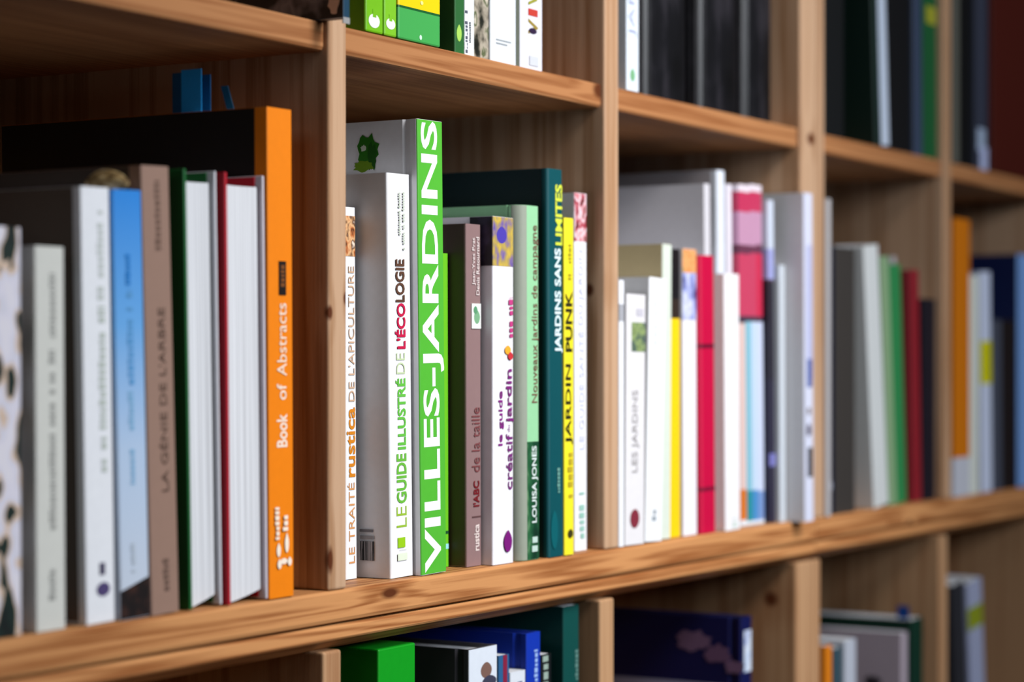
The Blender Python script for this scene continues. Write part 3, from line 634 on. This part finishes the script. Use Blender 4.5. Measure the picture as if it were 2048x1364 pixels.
    {'name': 'book', 'label': 'navy blue book with a small pale mark near its foot', 'cat': 'book', 'group': 'books in the fourth compartment of the middle shelf', 'x': 0.7664, 'y': 0.006, 'z': 0.0004, 'lean': -0.0, 'w': 0.0236, 'd': 0.16, 'h': 0.24831, 'style': 'paper', 'round': (0.001, 0.001, 0.0), 'cover': (16, 22, 44), 'extras': [('D', 'pale_mark', 0.01313, 0.02644, 0.00471, 0.0046, (150, 156, 176), 0)]},
    {'name': 'book', 'label': 'broad charcoal grey book beside the navy one', 'cat': 'book', 'group': 'books in the fourth compartment of the middle shelf', 'x': 0.79238, 'y': 0.006, 'z': 0.0004, 'lean': -0.0, 'w': 0.04748, 'd': 0.16, 'h': 0.24674, 'style': 'paper', 'round': (0.001, 0.001, 0.0), 'cover': (58, 54, 52), 'extras': []},
    {'name': 'book', 'label': 'whitish grey book that leans away from the far end, brightest in its compartment', 'cat': 'book', 'group': 'books in the fourth compartment of the middle shelf', 'x': 0.88409, 'y': 0.004, 'z': 0.0004, 'lean': -0.11114, 'w': 0.03655, 'd': 0.17, 'h': 0.25157, 'style': 'paper', 'round': (0.001, 0.001, 0.0), 'cover': (206, 210, 212), 'extras': []},
    {'name': 'book', 'label': 'sage grey green book leaning behind the whitish one', 'cat': 'book', 'group': 'books in the fourth compartment of the middle shelf', 'x': 0.92728, 'y': 0.006, 'z': 0.0004, 'lean': -0.09732, 'w': 0.02148, 'd': 0.17, 'h': 0.24321, 'style': 'paper', 'round': (0.001, 0.001, 0.0), 'cover': (130, 160, 122), 'extras': []},
    {'name': 'book', 'label': 'leaf green book between the sage one and the red one', 'cat': 'book', 'group': 'books in the fourth compartment of the middle shelf', 'x': 0.95012, 'y': 0.008, 'z': 0.0004, 'lean': -0.07373, 'w': 0.03017, 'd': 0.17, 'h': 0.23611, 'style': 'paper', 'round': (0.001, 0.001, 0.0), 'cover': (44, 130, 74), 'extras': []},
    {'name': 'book', 'label': 'thin pale booklet rising above the green books', 'cat': 'book', 'group': 'books in the fourth compartment of the middle shelf', 'x': 0.98168, 'y': 0.02, 'z': 0.0004, 'lean': -0.04423, 'w': 0.01116, 'd': 0.2, 'h': 0.24639, 'style': 'paper', 'round': (0.001, 0.001, 0.0), 'cover': (170, 166, 168), 'extras': []},
    {'name': 'book', 'label': 'dark red book, the only red one in its compartment', 'cat': 'book', 'group': 'books in the fourth compartment of the middle shelf', 'x': 0.99845, 'y': 0.008, 'z': 0.0004, 'lean': -0.04189, 'w': 0.02414, 'd': 0.16, 'h': 0.2328, 'style': 'paper', 'round': (0.001, 0.001, 0), 'cover': (134, 26, 38), 'extras': []},
    {'name': 'book', 'label': 'short black navy book against the thin upright', 'cat': 'book', 'group': 'books in the fourth compartment of the middle shelf', 'x': 1.02546, 'y': 0.008, 'z': 0.0004, 'lean': -0.0, 'w': 0.0364, 'd': 0.15, 'h': 0.20502, 'style': 'paper', 'round': (0.001, 0.001, 0.0), 'cover': (18, 16, 30), 'extras': []},
    {'name': 'book', 'label': 'tall orange brown book with a white foot, beside the thin upright', 'cat': 'book', 'group': 'books in the far compartment of the middle shelf', 'x': 1.09776, 'y': 0.001, 'z': 0.0004, 'lean': 0.0, 'w': 0.04939, 'd': 0.2, 'h': 0.29098, 'style': 'paper', 'round': (0.001, 0.001, 0.0), 'cover': ('bands', [(0.0, (190, 192, 204)), (0.0397, (200, 112, 12))]), 'extras': []},
    {'name': 'book', 'label': 'cream pale book between the orange one and the yellow-labelled one', 'cat': 'book', 'group': 'books in the far compartment of the middle shelf', 'x': 1.1503, 'y': 0.002, 'z': 0.0004, 'lean': 0.0, 'w': 0.02704, 'd': 0.15, 'h': 0.23299, 'style': 'paper', 'round': (0.001, 0.001, 0.0), 'cover': (212, 216, 208), 'extras': []},
    {'name': 'book', 'label': 'lavender white book with a bright yellow label halfway up', 'cat': 'book', 'group': 'books in the far compartment of the middle shelf', 'x': 1.18862, 'y': 0.002, 'z': 0.0004, 'lean': -0.02712, 'w': 0.03276, 'd': 0.15, 'h': 0.23791, 'style': 'paper', 'round': (0.001, 0.001, 0.0), 'cover': (200, 208, 232), 'extras': [('P', 'yellow_label', 0.0001, 0.03266, 0.11685, 0.16316, (206, 200, 10), 0)]},
    {'name': 'book', 'label': 'short dark grey book beyond the yellow-labelled one', 'cat': 'book', 'group': 'books in the far compartment of the middle shelf', 'x': 1.22636, 'y': 0.002, 'z': 0.0004, 'lean': -0.01778, 'w': 0.02855, 'd': 0.14, 'h': 0.18652, 'style': 'paper', 'round': (0.001, 0.001, 0.0), 'cover': (70, 74, 88), 'extras': []},
    {'name': 'book', 'label': 'short black brown book near the picture edge', 'cat': 'book', 'group': 'books in the far compartment of the middle shelf', 'x': 1.25832, 'y': 0.004, 'z': 0.0004, 'lean': 0.0, 'w': 0.04842, 'd': 0.14, 'h': 0.1871, 'style': 'paper', 'round': (0.001, 0.001, 0.0), 'cover': (30, 22, 22), 'extras': []},
    {'name': 'book', 'label': 'tall blue book, last in the far compartment', 'cat': 'book', 'group': 'books in the far compartment of the middle shelf', 'x': 1.31202, 'y': 0.003, 'z': 0.0004, 'lean': 0.0, 'w': 0.03753, 'd': 0.19, 'h': 0.2621, 'style': 'paper', 'round': (0.001, 0.001, 0.0), 'cover': (8, 24, 72), 'extras': [('P', 'pale_blue_spine', 0.0001, 0.03743, 0.0003, 0.2619, (120, 160, 220), 0)]},
    {'name': 'book', 'label': 'dark picture book that juts over the upper shelf edge beside the first upright', 'cat': 'book', 'group': 'books standing on the upper shelf', 'x': -0.02682, 'y': -0.016, 'z': 0.3489, 'lean': 0.0, 'w': 0.00731, 'd': 0.2, 'h': 0.26, 'style': 'paper', 'round': (0.001, 0.001, 0.0), 'cover': (20, 60, 84), 'extras': [('C', 'dark_board_picture', 0.0, 0.15063, 0.0003, 0.2597, ('pic', ((6, 6, 8), (10, 10, 12), (30, 26, 28), (120, 110, 110), (14, 12, 14)), 30, (1, 1, 1), 2.0, 0.5, 3.0)), ('B', 'beige_patch', 0.00669, 0.00945, 0.00483, 0.00667, (214, 176, 150), 4), ('P', 'pale_foot', 0.0001, 0.00721, 0.0003, -0.00344, (150, 150, 150), 0)]},
    {'name': 'file_binder', 'label': 'lime green file with a white leaf emblem, first of the pair', 'cat': 'file', 'group': 'lime green files', 'x': 0.02635, 'y': 0.004, 'z': 0.3489, 'lean': 0.0, 'w': 0.01966, 'd': 0.22, 'h': 0.29, 'style': 'case', 'round': (0.001, 0.001, 0.0), 'cover': (112, 182, 18), 'extras': [('D', 'leaf_emblem', 0.00918, 0.00746, 0.00618, 0.00444, (240, 244, 236), 0.0), ('P', 'leaf_notch', 0.00751, 0.01143, 0.00978, 0.01484, (112, 182, 18), 0)]},
    {'name': 'file_binder', 'label': 'lime green file with a white leaf emblem, next to the yellow and green box', 'cat': 'file', 'group': 'lime green files', 'x': 0.04715, 'y': 0.004, 'z': 0.3489, 'lean': 0.0, 'w': 0.01435, 'd': 0.22, 'h': 0.29, 'style': 'case', 'round': (0.001, 0.001, 0.0), 'cover': (122, 190, 34), 'extras': [('D', 'leaf_emblem', 0.00708, 0.008, 0.00517, 0.00352, (240, 244, 236), 0.0), ('P', 'leaf_notch', 0.00536, 0.0088, 0.0097, 0.01418, (122, 190, 34), 0)]},
    {'name': 'file_box', 'label': 'wide box file, green below and yellow above', 'cat': 'file box', 'group': 'books standing on the upper shelf', 'x': 0.06324, 'y': 0.004, 'z': 0.3489, 'lean': 0.0, 'w': 0.0502, 'd': 0.22, 'h': 0.27, 'style': 'case', 'round': (0.001, 0.001, 0.0), 'cover': ('bands', [(0.0, (66, 164, 80)), (0.0197, (20, 90, 40)), (0.0213, (244, 204, 6))]), 'extras': [('D', 'pale_dot', 0.02608, 0.00374, 0.00149, 0.00164, (200, 236, 210), 0), ('D', 'pale_dot', 0.02728, 0.02648, 0.0018, 0.00131, (250, 230, 140), 0)]},
    {'name': 'book', 'label': 'black book between the wide box file and the dark green book', 'cat': 'book', 'group': 'books standing on the upper shelf', 'x': 0.11468, 'y': 0.02, 'z': 0.3489, 'lean': 0.0, 'w': 0.02185, 'd': 0.22, 'h': 0.28, 'style': 'paper', 'round': (0.001, 0.001, 0.0), 'cover': (16, 15, 17), 'extras': []},
    {'name': 'book', 'label': 'dark green book with a pale leaf mark at its foot', 'cat': 'book', 'group': 'books standing on the upper shelf', 'x': 0.13779, 'y': 0.008, 'z': 0.3489, 'lean': 0.0, 'w': 0.01211, 'd': 0.2, 'h': 0.26, 'style': 'paper', 'round': (0.001, 0.001, 0.0), 'cover': (40, 98, 48), 'extras': [('D', 'pale_leaf', 0.00514, 0.01379, 0.00317, 0.00574, (160, 206, 90), 0.5)]},
    {'name': 'book', 'label': 'white book with small black print, beside the dark green book', 'cat': 'book', 'group': 'books standing on the upper shelf', 'x': 0.15054, 'y': 0.008, 'z': 0.3489, 'lean': 0.0, 'w': 0.01229, 'd': 0.18, 'h': 0.25, 'style': 'paper', 'round': (0.001, 0.001, 0.0), 'cover': (226, 232, 234), 'extras': [('F', 2e-05, 0.00323, 0.00152, 0.03037, (80, 82, 100)), ('F', 0.00515, 0.00709, 0.00894, 0.02289, (60, 62, 70))]},
    {'name': 'book', 'label': 'book with a grey bark and foliage picture on its spine', 'cat': 'book', 'group': 'books standing on the upper shelf', 'x': 0.16348, 'y': 0.009, 'z': 0.3489, 'lean': 0.0, 'w': 0.01977, 'd': 0.18, 'h': 0.25, 'style': 'paper', 'round': (0.001, 0.001, 0.0), 'cover': ('pic', ((16, 18, 12), (40, 40, 30), (130, 122, 108), (176, 166, 150), (70, 84, 44), (196, 186, 170)), 75, (1, 1, 0.8), 8.0, 0.5, 3.0), 'extras': []},
    {'name': 'book', 'label': 'broad white book with two tiny lines of grey print', 'cat': 'book', 'group': 'books standing on the upper shelf', 'x': 0.18391, 'y': 0.008, 'z': 0.3489, 'lean': 0.0, 'w': 0.03466, 'd': 0.19, 'h': 0.27, 'style': 'paper', 'round': (0.001, 0.001, 0.0), 'cover': (224, 230, 240), 'extras': [('P', 'grey_line', 0.0072, 0.02749, 0.01504, 0.01608, (150, 156, 160), 0), ('P', 'grey_line', 0.0072, 0.02204, 0.01261, 0.01365, (150, 156, 160), 0)]},
    {'name': 'book', 'label': 'very thin dark olive booklet between two white books', 'cat': 'book', 'group': 'books standing on the upper shelf', 'x': 0.21926, 'y': 0.008, 'z': 0.3489, 'lean': 0.0, 'w': 0.00417, 'd': 0.17, 'h': 0.24, 'style': 'paper', 'round': (0.001, 0.001, 0.0), 'cover': (90, 96, 84), 'extras': []},
    {'name': 'book', 'label': 'white book with scattered red, olive and violet letters', 'cat': 'book', 'group': 'books standing on the upper shelf', 'x': 0.22413, 'y': 0.008, 'z': 0.3489, 'lean': 0.0, 'w': 0.03118, 'd': 0.18, 'h': 0.26, 'style': 'paper', 'round': (0.001, 0.001, 0.0), 'cover': (228, 228, 240), 'extras': [('T', 'V', 0.01083, 0.02497, 0.02475, 0.03613, (150, 130, 50), 0.03), ('T', 'I', 0.01083, 0.02426, 0.03826, 0.04324, (190, 60, 50), 0.03), ('T', 'V', 0.01083, 0.02355, 0.04537, 0.05533, (150, 150, 50), 0.03), ('D', 'violet_mark', 0.01717, 0.02769, 0.00567, 0.00214, (44, 26, 60), 0.2), ('F', 0.01223, 0.02497, 0.00287, 0.00999, (200, 204, 214))]},
    {'name': 'book', 'label': 'white book with grey capitals and a small green leaf, beside the second upright', 'cat': 'book', 'group': 'books standing on the upper shelf', 'x': 0.37738, 'y': 0.004, 'z': 0.3489, 'lean': 0.0, 'w': 0.01982, 'd': 0.18, 'h': 0.27, 'style': 'paper', 'round': (0.001, 0.001, 0.0), 'cover': (222, 232, 244), 'extras': [('T', 'JAR', 0.00267, 0.01584, 0.04127, 0.07841, (160, 166, 196), 0.0), ('D', 'green_leaf', 0.00923, 0.01213, 0.00412, 0.00499, (120, 176, 130), 0.3)]},
    {'name': 'book', 'label': 'black leather volume next to the white book with grey capitals', 'cat': 'book', 'group': 'black leather volumes', 'x': 0.41998, 'y': 0.01, 'z': 0.3489, 'lean': 0.0, 'w': 0.07979, 'd': 0.24, 'h': 0.31, 'style': 'hard', 'round': (0.012, 0.01, 0.002), 'cover': ('leather', ((12, 12, 14), (20, 20, 24), (46, 44, 50))), 'extras': []},
    {'name': 'book', 'label': 'black leather volume in the middle of the three', 'cat': 'book', 'group': 'black leather volumes', 'x': 0.51836, 'y': 0.01, 'z': 0.3489, 'lean': 0.0, 'w': 0.07875, 'd': 0.24, 'h': 0.31, 'style': 'hard', 'round': (0.012, 0.01, 0.002), 'cover': ('leather', ((12, 12, 14), (20, 20, 24), (46, 44, 50))), 'extras': []},
    {'name': 'book', 'label': 'black leather volume nearest the broad post', 'cat': 'book', 'group': 'black leather volumes', 'x': 0.60419, 'y': 0.01, 'z': 0.3489, 'lean': 0.0, 'w': 0.06259, 'd': 0.24, 'h': 0.31, 'style': 'hard', 'round': (0.012, 0.01, 0.002), 'cover': ('leather', ((12, 12, 14), (20, 20, 24), (46, 44, 50))), 'extras': []},
    {'name': 'book', 'label': 'black book on the upper shelf beside the broad post', 'cat': 'book', 'group': 'books standing on the upper shelf', 'x': 0.76057, 'y': 0.006, 'z': 0.3489, 'lean': 0.0, 'w': 0.05228, 'd': 0.2, 'h': 0.29, 'style': 'paper', 'round': (0.001, 0.001, 0.0), 'cover': (14, 16, 18), 'extras': []},
    {'name': 'book', 'label': 'dark green book with a white spine, leaning on the upper shelf', 'cat': 'book', 'group': 'books standing on the upper shelf', 'x': 0.88796, 'y': 0.004, 'z': 0.3489, 'lean': -0.0732, 'w': 0.03534, 'd': 0.21, 'h': 0.30081, 'style': 'paper', 'round': (0.002, 0.002, 0), 'cover': (6, 32, 26), 'extras': [('P', 'white_spine', 0.01362, 0.03524, 0.0003, 0.30061, (190, 202, 222), 0)]},
    {'name': 'book', 'label': 'broad black book behind the leaning white-spined one', 'cat': 'book', 'group': 'books standing on the upper shelf', 'x': 0.92995, 'y': 0.008, 'z': 0.3489, 'lean': -0.01379, 'w': 0.06289, 'd': 0.2, 'h': 0.29003, 'style': 'paper', 'round': (0.001, 0.001, 0.0), 'cover': (12, 12, 15), 'extras': []},
    {'name': 'book', 'label': 'slate blue slim book between the black one and the green one', 'cat': 'book', 'group': 'books standing on the upper shelf', 'x': 0.99564, 'y': 0.006, 'z': 0.3489, 'lean': -0.01786, 'w': 0.02409, 'd': 0.19, 'h': 0.28004, 'style': 'paper', 'round': (0.001, 0.001, 0.0), 'cover': (52, 64, 88), 'extras': []},
    {'name': 'book', 'label': 'deep green book with a yellow patch, against the thin upright', 'cat': 'book', 'group': 'books standing on the upper shelf', 'x': 1.02259, 'y': 0.006, 'z': 0.3489, 'lean': -0.01111, 'w': 0.03927, 'd': 0.19, 'h': 0.27002, 'style': 'paper', 'round': (0.001, 0.001, 0.0), 'cover': (16, 84, 44), 'extras': [('P', 'yellow_patch', 0.00778, 0.03679, 0.13659, 0.15435, (150, 150, 40), 0)]},
    {'name': 'book', 'label': 'slim grey book beside the thin upright on the upper shelf', 'cat': 'book', 'group': 'books standing on the upper shelf', 'x': 1.09927, 'y': 0.002, 'z': 0.3489, 'lean': 0.0, 'w': 0.0168, 'd': 0.18, 'h': 0.27, 'style': 'paper', 'round': (0.001, 0.001, 0.0), 'cover': (92, 92, 84), 'extras': []},
    {'name': 'book', 'label': 'black book with no visible print, beyond the slim grey one', 'cat': 'book', 'group': 'books standing on the upper shelf', 'x': 1.11915, 'y': 0.008, 'z': 0.3489, 'lean': 0.0, 'w': 0.05338, 'd': 0.2, 'h': 0.29, 'style': 'paper', 'round': (0.001, 0.001, 0.0), 'cover': (12, 12, 14), 'extras': []},
    {'name': 'book', 'label': 'dark slate book with a pale curl low on its spine', 'cat': 'book', 'group': 'books standing on the upper shelf', 'x': 1.17894, 'y': 0.006, 'z': 0.3489, 'lean': 0.0, 'w': 0.03913, 'd': 0.2, 'h': 0.29, 'style': 'paper', 'round': (0.001, 0.001, 0.0), 'cover': (52, 56, 72), 'extras': [('P', 'pale_curl', 0.00611, 0.03042, 0.02009, 0.04428, (160, 176, 200), 0), ('P', 'pale_curl', 0.01416, 0.03903, 0.0003, 0.02507, (176, 184, 220), 0)]},
    {'name': 'file_box', 'label': 'big dark red brown box at the far end of the upper shelf', 'cat': 'file box', 'group': 'books standing on the upper shelf', 'x': 1.2247, 'y': 0.004, 'z': 0.3489, 'lean': 0.0, 'w': 0.16708, 'd': 0.24, 'h': 0.3, 'style': 'case', 'round': (0.001, 0.001, 0.0), 'cover': (70, 18, 8), 'extras': []},
    {'name': 'file_box', 'label': 'bright green box file below the double shelf board', 'cat': 'file box', 'group': 'books standing on the lower shelf', 'x': 0.05234, 'y': 0.012, 'z': -0.3846, 'lean': 0.0, 'w': 0.04321, 'd': 0.2, 'h': 0.34031, 'style': 'case', 'round': (0.001, 0.001, 0.0), 'cover': (4, 150, 24), 'extras': []},
    {'name': 'book', 'label': 'thick book with a black board and a white spine with an animal picture', 'cat': 'book', 'group': 'books standing on the lower shelf', 'x': 0.16211, 'y': 0.012, 'z': -0.3846, 'lean': 0.0, 'w': 0.03694, 'd': 0.2, 'h': 0.32796, 'style': 'hard', 'round': (0.001, 0.001, 0.0), 'cover': (70, 68, 74), 'extras': [('P', 'white_spine', 0.0001, 0.03684, 0.0003, 0.32776, (214, 222, 234), 0), ('D', 'animal_picture', 0.02225, 0.31167, 0.00732, 0.00554, (120, 90, 80), 0.2), ('D', 'animal_picture', 0.02623, 0.30357, 0.00936, 0.00416, (60, 60, 80), 0.2)]},
    {'name': 'book', 'label': 'steel blue slim book with a dark red stripe', 'cat': 'book', 'group': 'books standing on the lower shelf', 'x': 0.20174, 'y': 0.012, 'z': -0.3846, 'lean': 0.0, 'w': 0.01429, 'd': 0.16, 'h': 0.31942, 'style': 'paper', 'round': (0.001, 0.001, 0.0), 'cover': (40, 92, 140), 'extras': [('P', 'red_stripe', 0.00542, 0.01087, 0.0003, 0.31922, (130, 30, 60), 0)]},
    {'name': 'book', 'label': 'short white book with small dark print, in front of the royal blue one', 'cat': 'book', 'group': 'books standing on the lower shelf', 'x': 0.21741, 'y': 0.012, 'z': -0.3846, 'lean': 0.0, 'w': 0.02084, 'd': 0.15, 'h': 0.30568, 'style': 'paper', 'round': (0.001, 0.001, 0.0), 'cover': (214, 220, 230), 'extras': [('F', 0.00759, 0.01594, 0.27858, 0.30265, (80, 90, 130))]},
    {'name': 'book', 'label': 'royal blue book with pale print up its spine', 'cat': 'book', 'group': 'books standing on the lower shelf', 'x': 0.23965, 'y': 0.012, 'z': -0.3846, 'lean': 0.0, 'w': 0.01991, 'd': 0.2, 'h': 0.33088, 'style': 'hard', 'round': (0.001, 0.001, 0.0), 'cover': (10, 50, 170), 'extras': [('F', 0.01061, 0.01561, 0.27522, 0.3183, (150, 180, 230))]},
    {'name': 'book', 'label': 'black book with blurred white capitals, beside the royal blue one', 'cat': 'book', 'group': 'books standing on the lower shelf', 'x': 0.261, 'y': 0.012, 'z': -0.3846, 'lean': 0.0, 'w': 0.01451, 'd': 0.17, 'h': 0.31351, 'style': 'paper', 'round': (0.001, 0.001, 0.0), 'cover': (14, 18, 22), 'extras': [('F', 0.00072, 0.0094, 0.27371, 0.31271, (150, 170, 160))]},
    {'name': 'book', 'label': 'tall dark teal green book under the shelf board', 'cat': 'book', 'group': 'books standing on the lower shelf', 'x': 0.29322, 'y': 0.012, 'z': -0.3846, 'lean': 0.0, 'w': 0.02337, 'd': 0.2, 'h': 0.34516, 'style': 'paper', 'round': (0.001, 0.001, 0.0), 'cover': (2, 70, 66), 'extras': [('F', 0.01728, 0.02184, 0.28947, 0.31169, (90, 130, 124))]},
    {'name': 'book', 'label': 'navy picture book with a pink flower on its board', 'cat': 'book', 'group': 'books standing on the lower shelf', 'x': 0.58273, 'y': 0.004, 'z': -0.3846, 'lean': 0.0, 'w': 0.02104, 'd': 0.21, 'h': 0.30937, 'style': 'hard', 'round': (0.001, 0.001, 0.0), 'cover': (9, 15, 70), 'extras': [('P', 'pale_spine_print', 0.00597, 0.02003, 0.26269, 0.29779, ('pic', ((60, 90, 180), (210, 220, 236), (170, 190, 226)), 60, (1, 1, 0.7), 1.0), 0), ('B', 'pink_flower', 0.04546, 0.28794, 0.01716, 0.00939, (112, 86, 116), 3), ('B', 'pink_flower', 0.02142, 0.27758, 0.01316, 0.00848, (104, 76, 108), 9), ('B', 'pink_flower', 0.00556, 0.26723, 0.00931, 0.00591, (116, 88, 120), 5), ('C', 'pale_band', 0.00093, 0.18576, 0.24013, 0.25205, (150, 150, 176))]},
    {'name': 'book', 'label': 'orange slim book at the foot of the broad post', 'cat': 'book', 'group': 'books standing on the lower shelf', 'x': 0.76067, 'y': 0.002, 'z': -0.3846, 'lean': 0.0, 'w': 0.01401, 'd': 0.14, 'h': 0.26665, 'style': 'paper', 'round': (0.001, 0.001, 0.0), 'cover': (216, 124, 20), 'extras': []},
    {'name': 'book', 'label': 'slate teal slim book beside the orange one', 'cat': 'book', 'group': 'books standing on the lower shelf', 'x': 0.783, 'y': 0.004, 'z': -0.3846, 'lean': 0.0, 'w': 0.02025, 'd': 0.14, 'h': 0.26134, 'style': 'paper', 'round': (0.001, 0.001, 0.0), 'cover': (52, 76, 88), 'extras': []},
    {'name': 'book', 'label': 'whitish slim book in the dim lower compartment', 'cat': 'book', 'group': 'books standing on the lower shelf', 'x': 0.81047, 'y': 0.004, 'z': -0.3846, 'lean': 0.0, 'w': 0.02687, 'd': 0.14, 'h': 0.26579, 'style': 'paper', 'round': (0.001, 0.001, 0.0), 'cover': (180, 186, 200), 'extras': []},
    {'name': 'book', 'label': 'mauve grey book showing its pale board, before the dark green one', 'cat': 'book', 'group': 'books standing on the lower shelf', 'x': 0.95253, 'y': 0.003, 'z': -0.3846, 'lean': 0.0, 'w': 0.01636, 'd': 0.17, 'h': 0.25865, 'style': 'paper', 'round': (0.001, 0.001, 0.0), 'cover': (166, 154, 166), 'extras': [('B', 'dark_blot', 0.03035, 0.20917, 0.00951, 0.00595, (40, 36, 44), 3)]},
    {'name': 'book', 'label': 'dark bottle green book standing tall in the dim lower compartment', 'cat': 'book', 'group': 'books standing on the lower shelf', 'x': 0.98645, 'y': 0.006, 'z': -0.3846, 'lean': 0.0, 'w': 0.03373, 'd': 0.2, 'h': 0.26795, 'style': 'paper', 'round': (0.001, 0.001, 0.0), 'cover': (10, 46, 34), 'extras': [('S', 0.01012, 0.00595, 0.01814, 0.24795, 0.28066, (10, 60, 130), 0.0)]},
    {'name': 'book', 'label': 'black slim book leaning beside the thin upright in the lower row', 'cat': 'book', 'group': 'books standing on the lower shelf', 'x': 1.12532, 'y': 0.003, 'z': -0.3846, 'lean': -0.0937, 'w': 0.03446, 'd': 0.16, 'h': 0.29387, 'style': 'paper', 'round': (0.001, 0.001, 0.0), 'cover': (40, 40, 46), 'extras': []},
    {'name': 'book', 'label': 'pale lavender book with an olive yellow label, leaning in the lower row', 'cat': 'book', 'group': 'books standing on the lower shelf', 'x': 1.16933, 'y': 0.002, 'z': -0.3846, 'lean': -0.09728, 'w': 0.04544, 'd': 0.17, 'h': 0.29246, 'style': 'paper', 'round': (0.001, 0.001, 0.0), 'cover': (150, 156, 184), 'extras': [('P', 'olive_label', 0.0001, 0.04534, 0.24155, 0.26497, (130, 140, 30), 0)]},
]
for rec in BOOKS:
    build_book(rec)

# ------------------------------------------------------------------ a mottled stone lying on top of two books
def stone(name, loc, rad, seed, label):
    rnd = random.Random(seed)
    bm = bmesh.new()
    bmesh.ops.create_icosphere(bm, subdivisions=4, radius=1)
    ph = [rnd.uniform(0, 6) for _ in range(6)]
    for v in bm.verts:
        p = v.co
        k = 1 + 0.10 * math.sin(2.3 * p.x + ph[0]) + 0.07 * math.sin(3.1 * p.y + ph[1]) + 0.05 * math.sin(4.7 * p.z + 2 * p.x + ph[2])
        q = Vector((p.x * rad[0] * k, p.y * rad[1] * k, p.z * rad[2] * k))
        q.z = max(q.z, -rad[2] * 0.8)
        v.co = q
    me = bpy.data.meshes.new(name)
    bm.to_mesh(me)
    bm.free()
    for p in me.polygons:
        p.use_smooth = True
    me.materials.append(picture(((70, 52, 30), (130, 104, 64), (176, 150, 104), (226, 210, 182)), 190, (1, 1, 1), 5.0, 0.7))
    o = bpy.data.objects.new(name, me)
    COL.objects.link(o)
    o.location = loc
    o['label'], o['category'] = label, 'stone'


stone('pebble', (-0.2040, 0.0160, SHELF_Z + 0.2327 + 0.8 * 0.0062), (0.0062, 0.0140, 0.0062), 4,
      'mottled tan stone lying on top of the white book and the sky blue book')
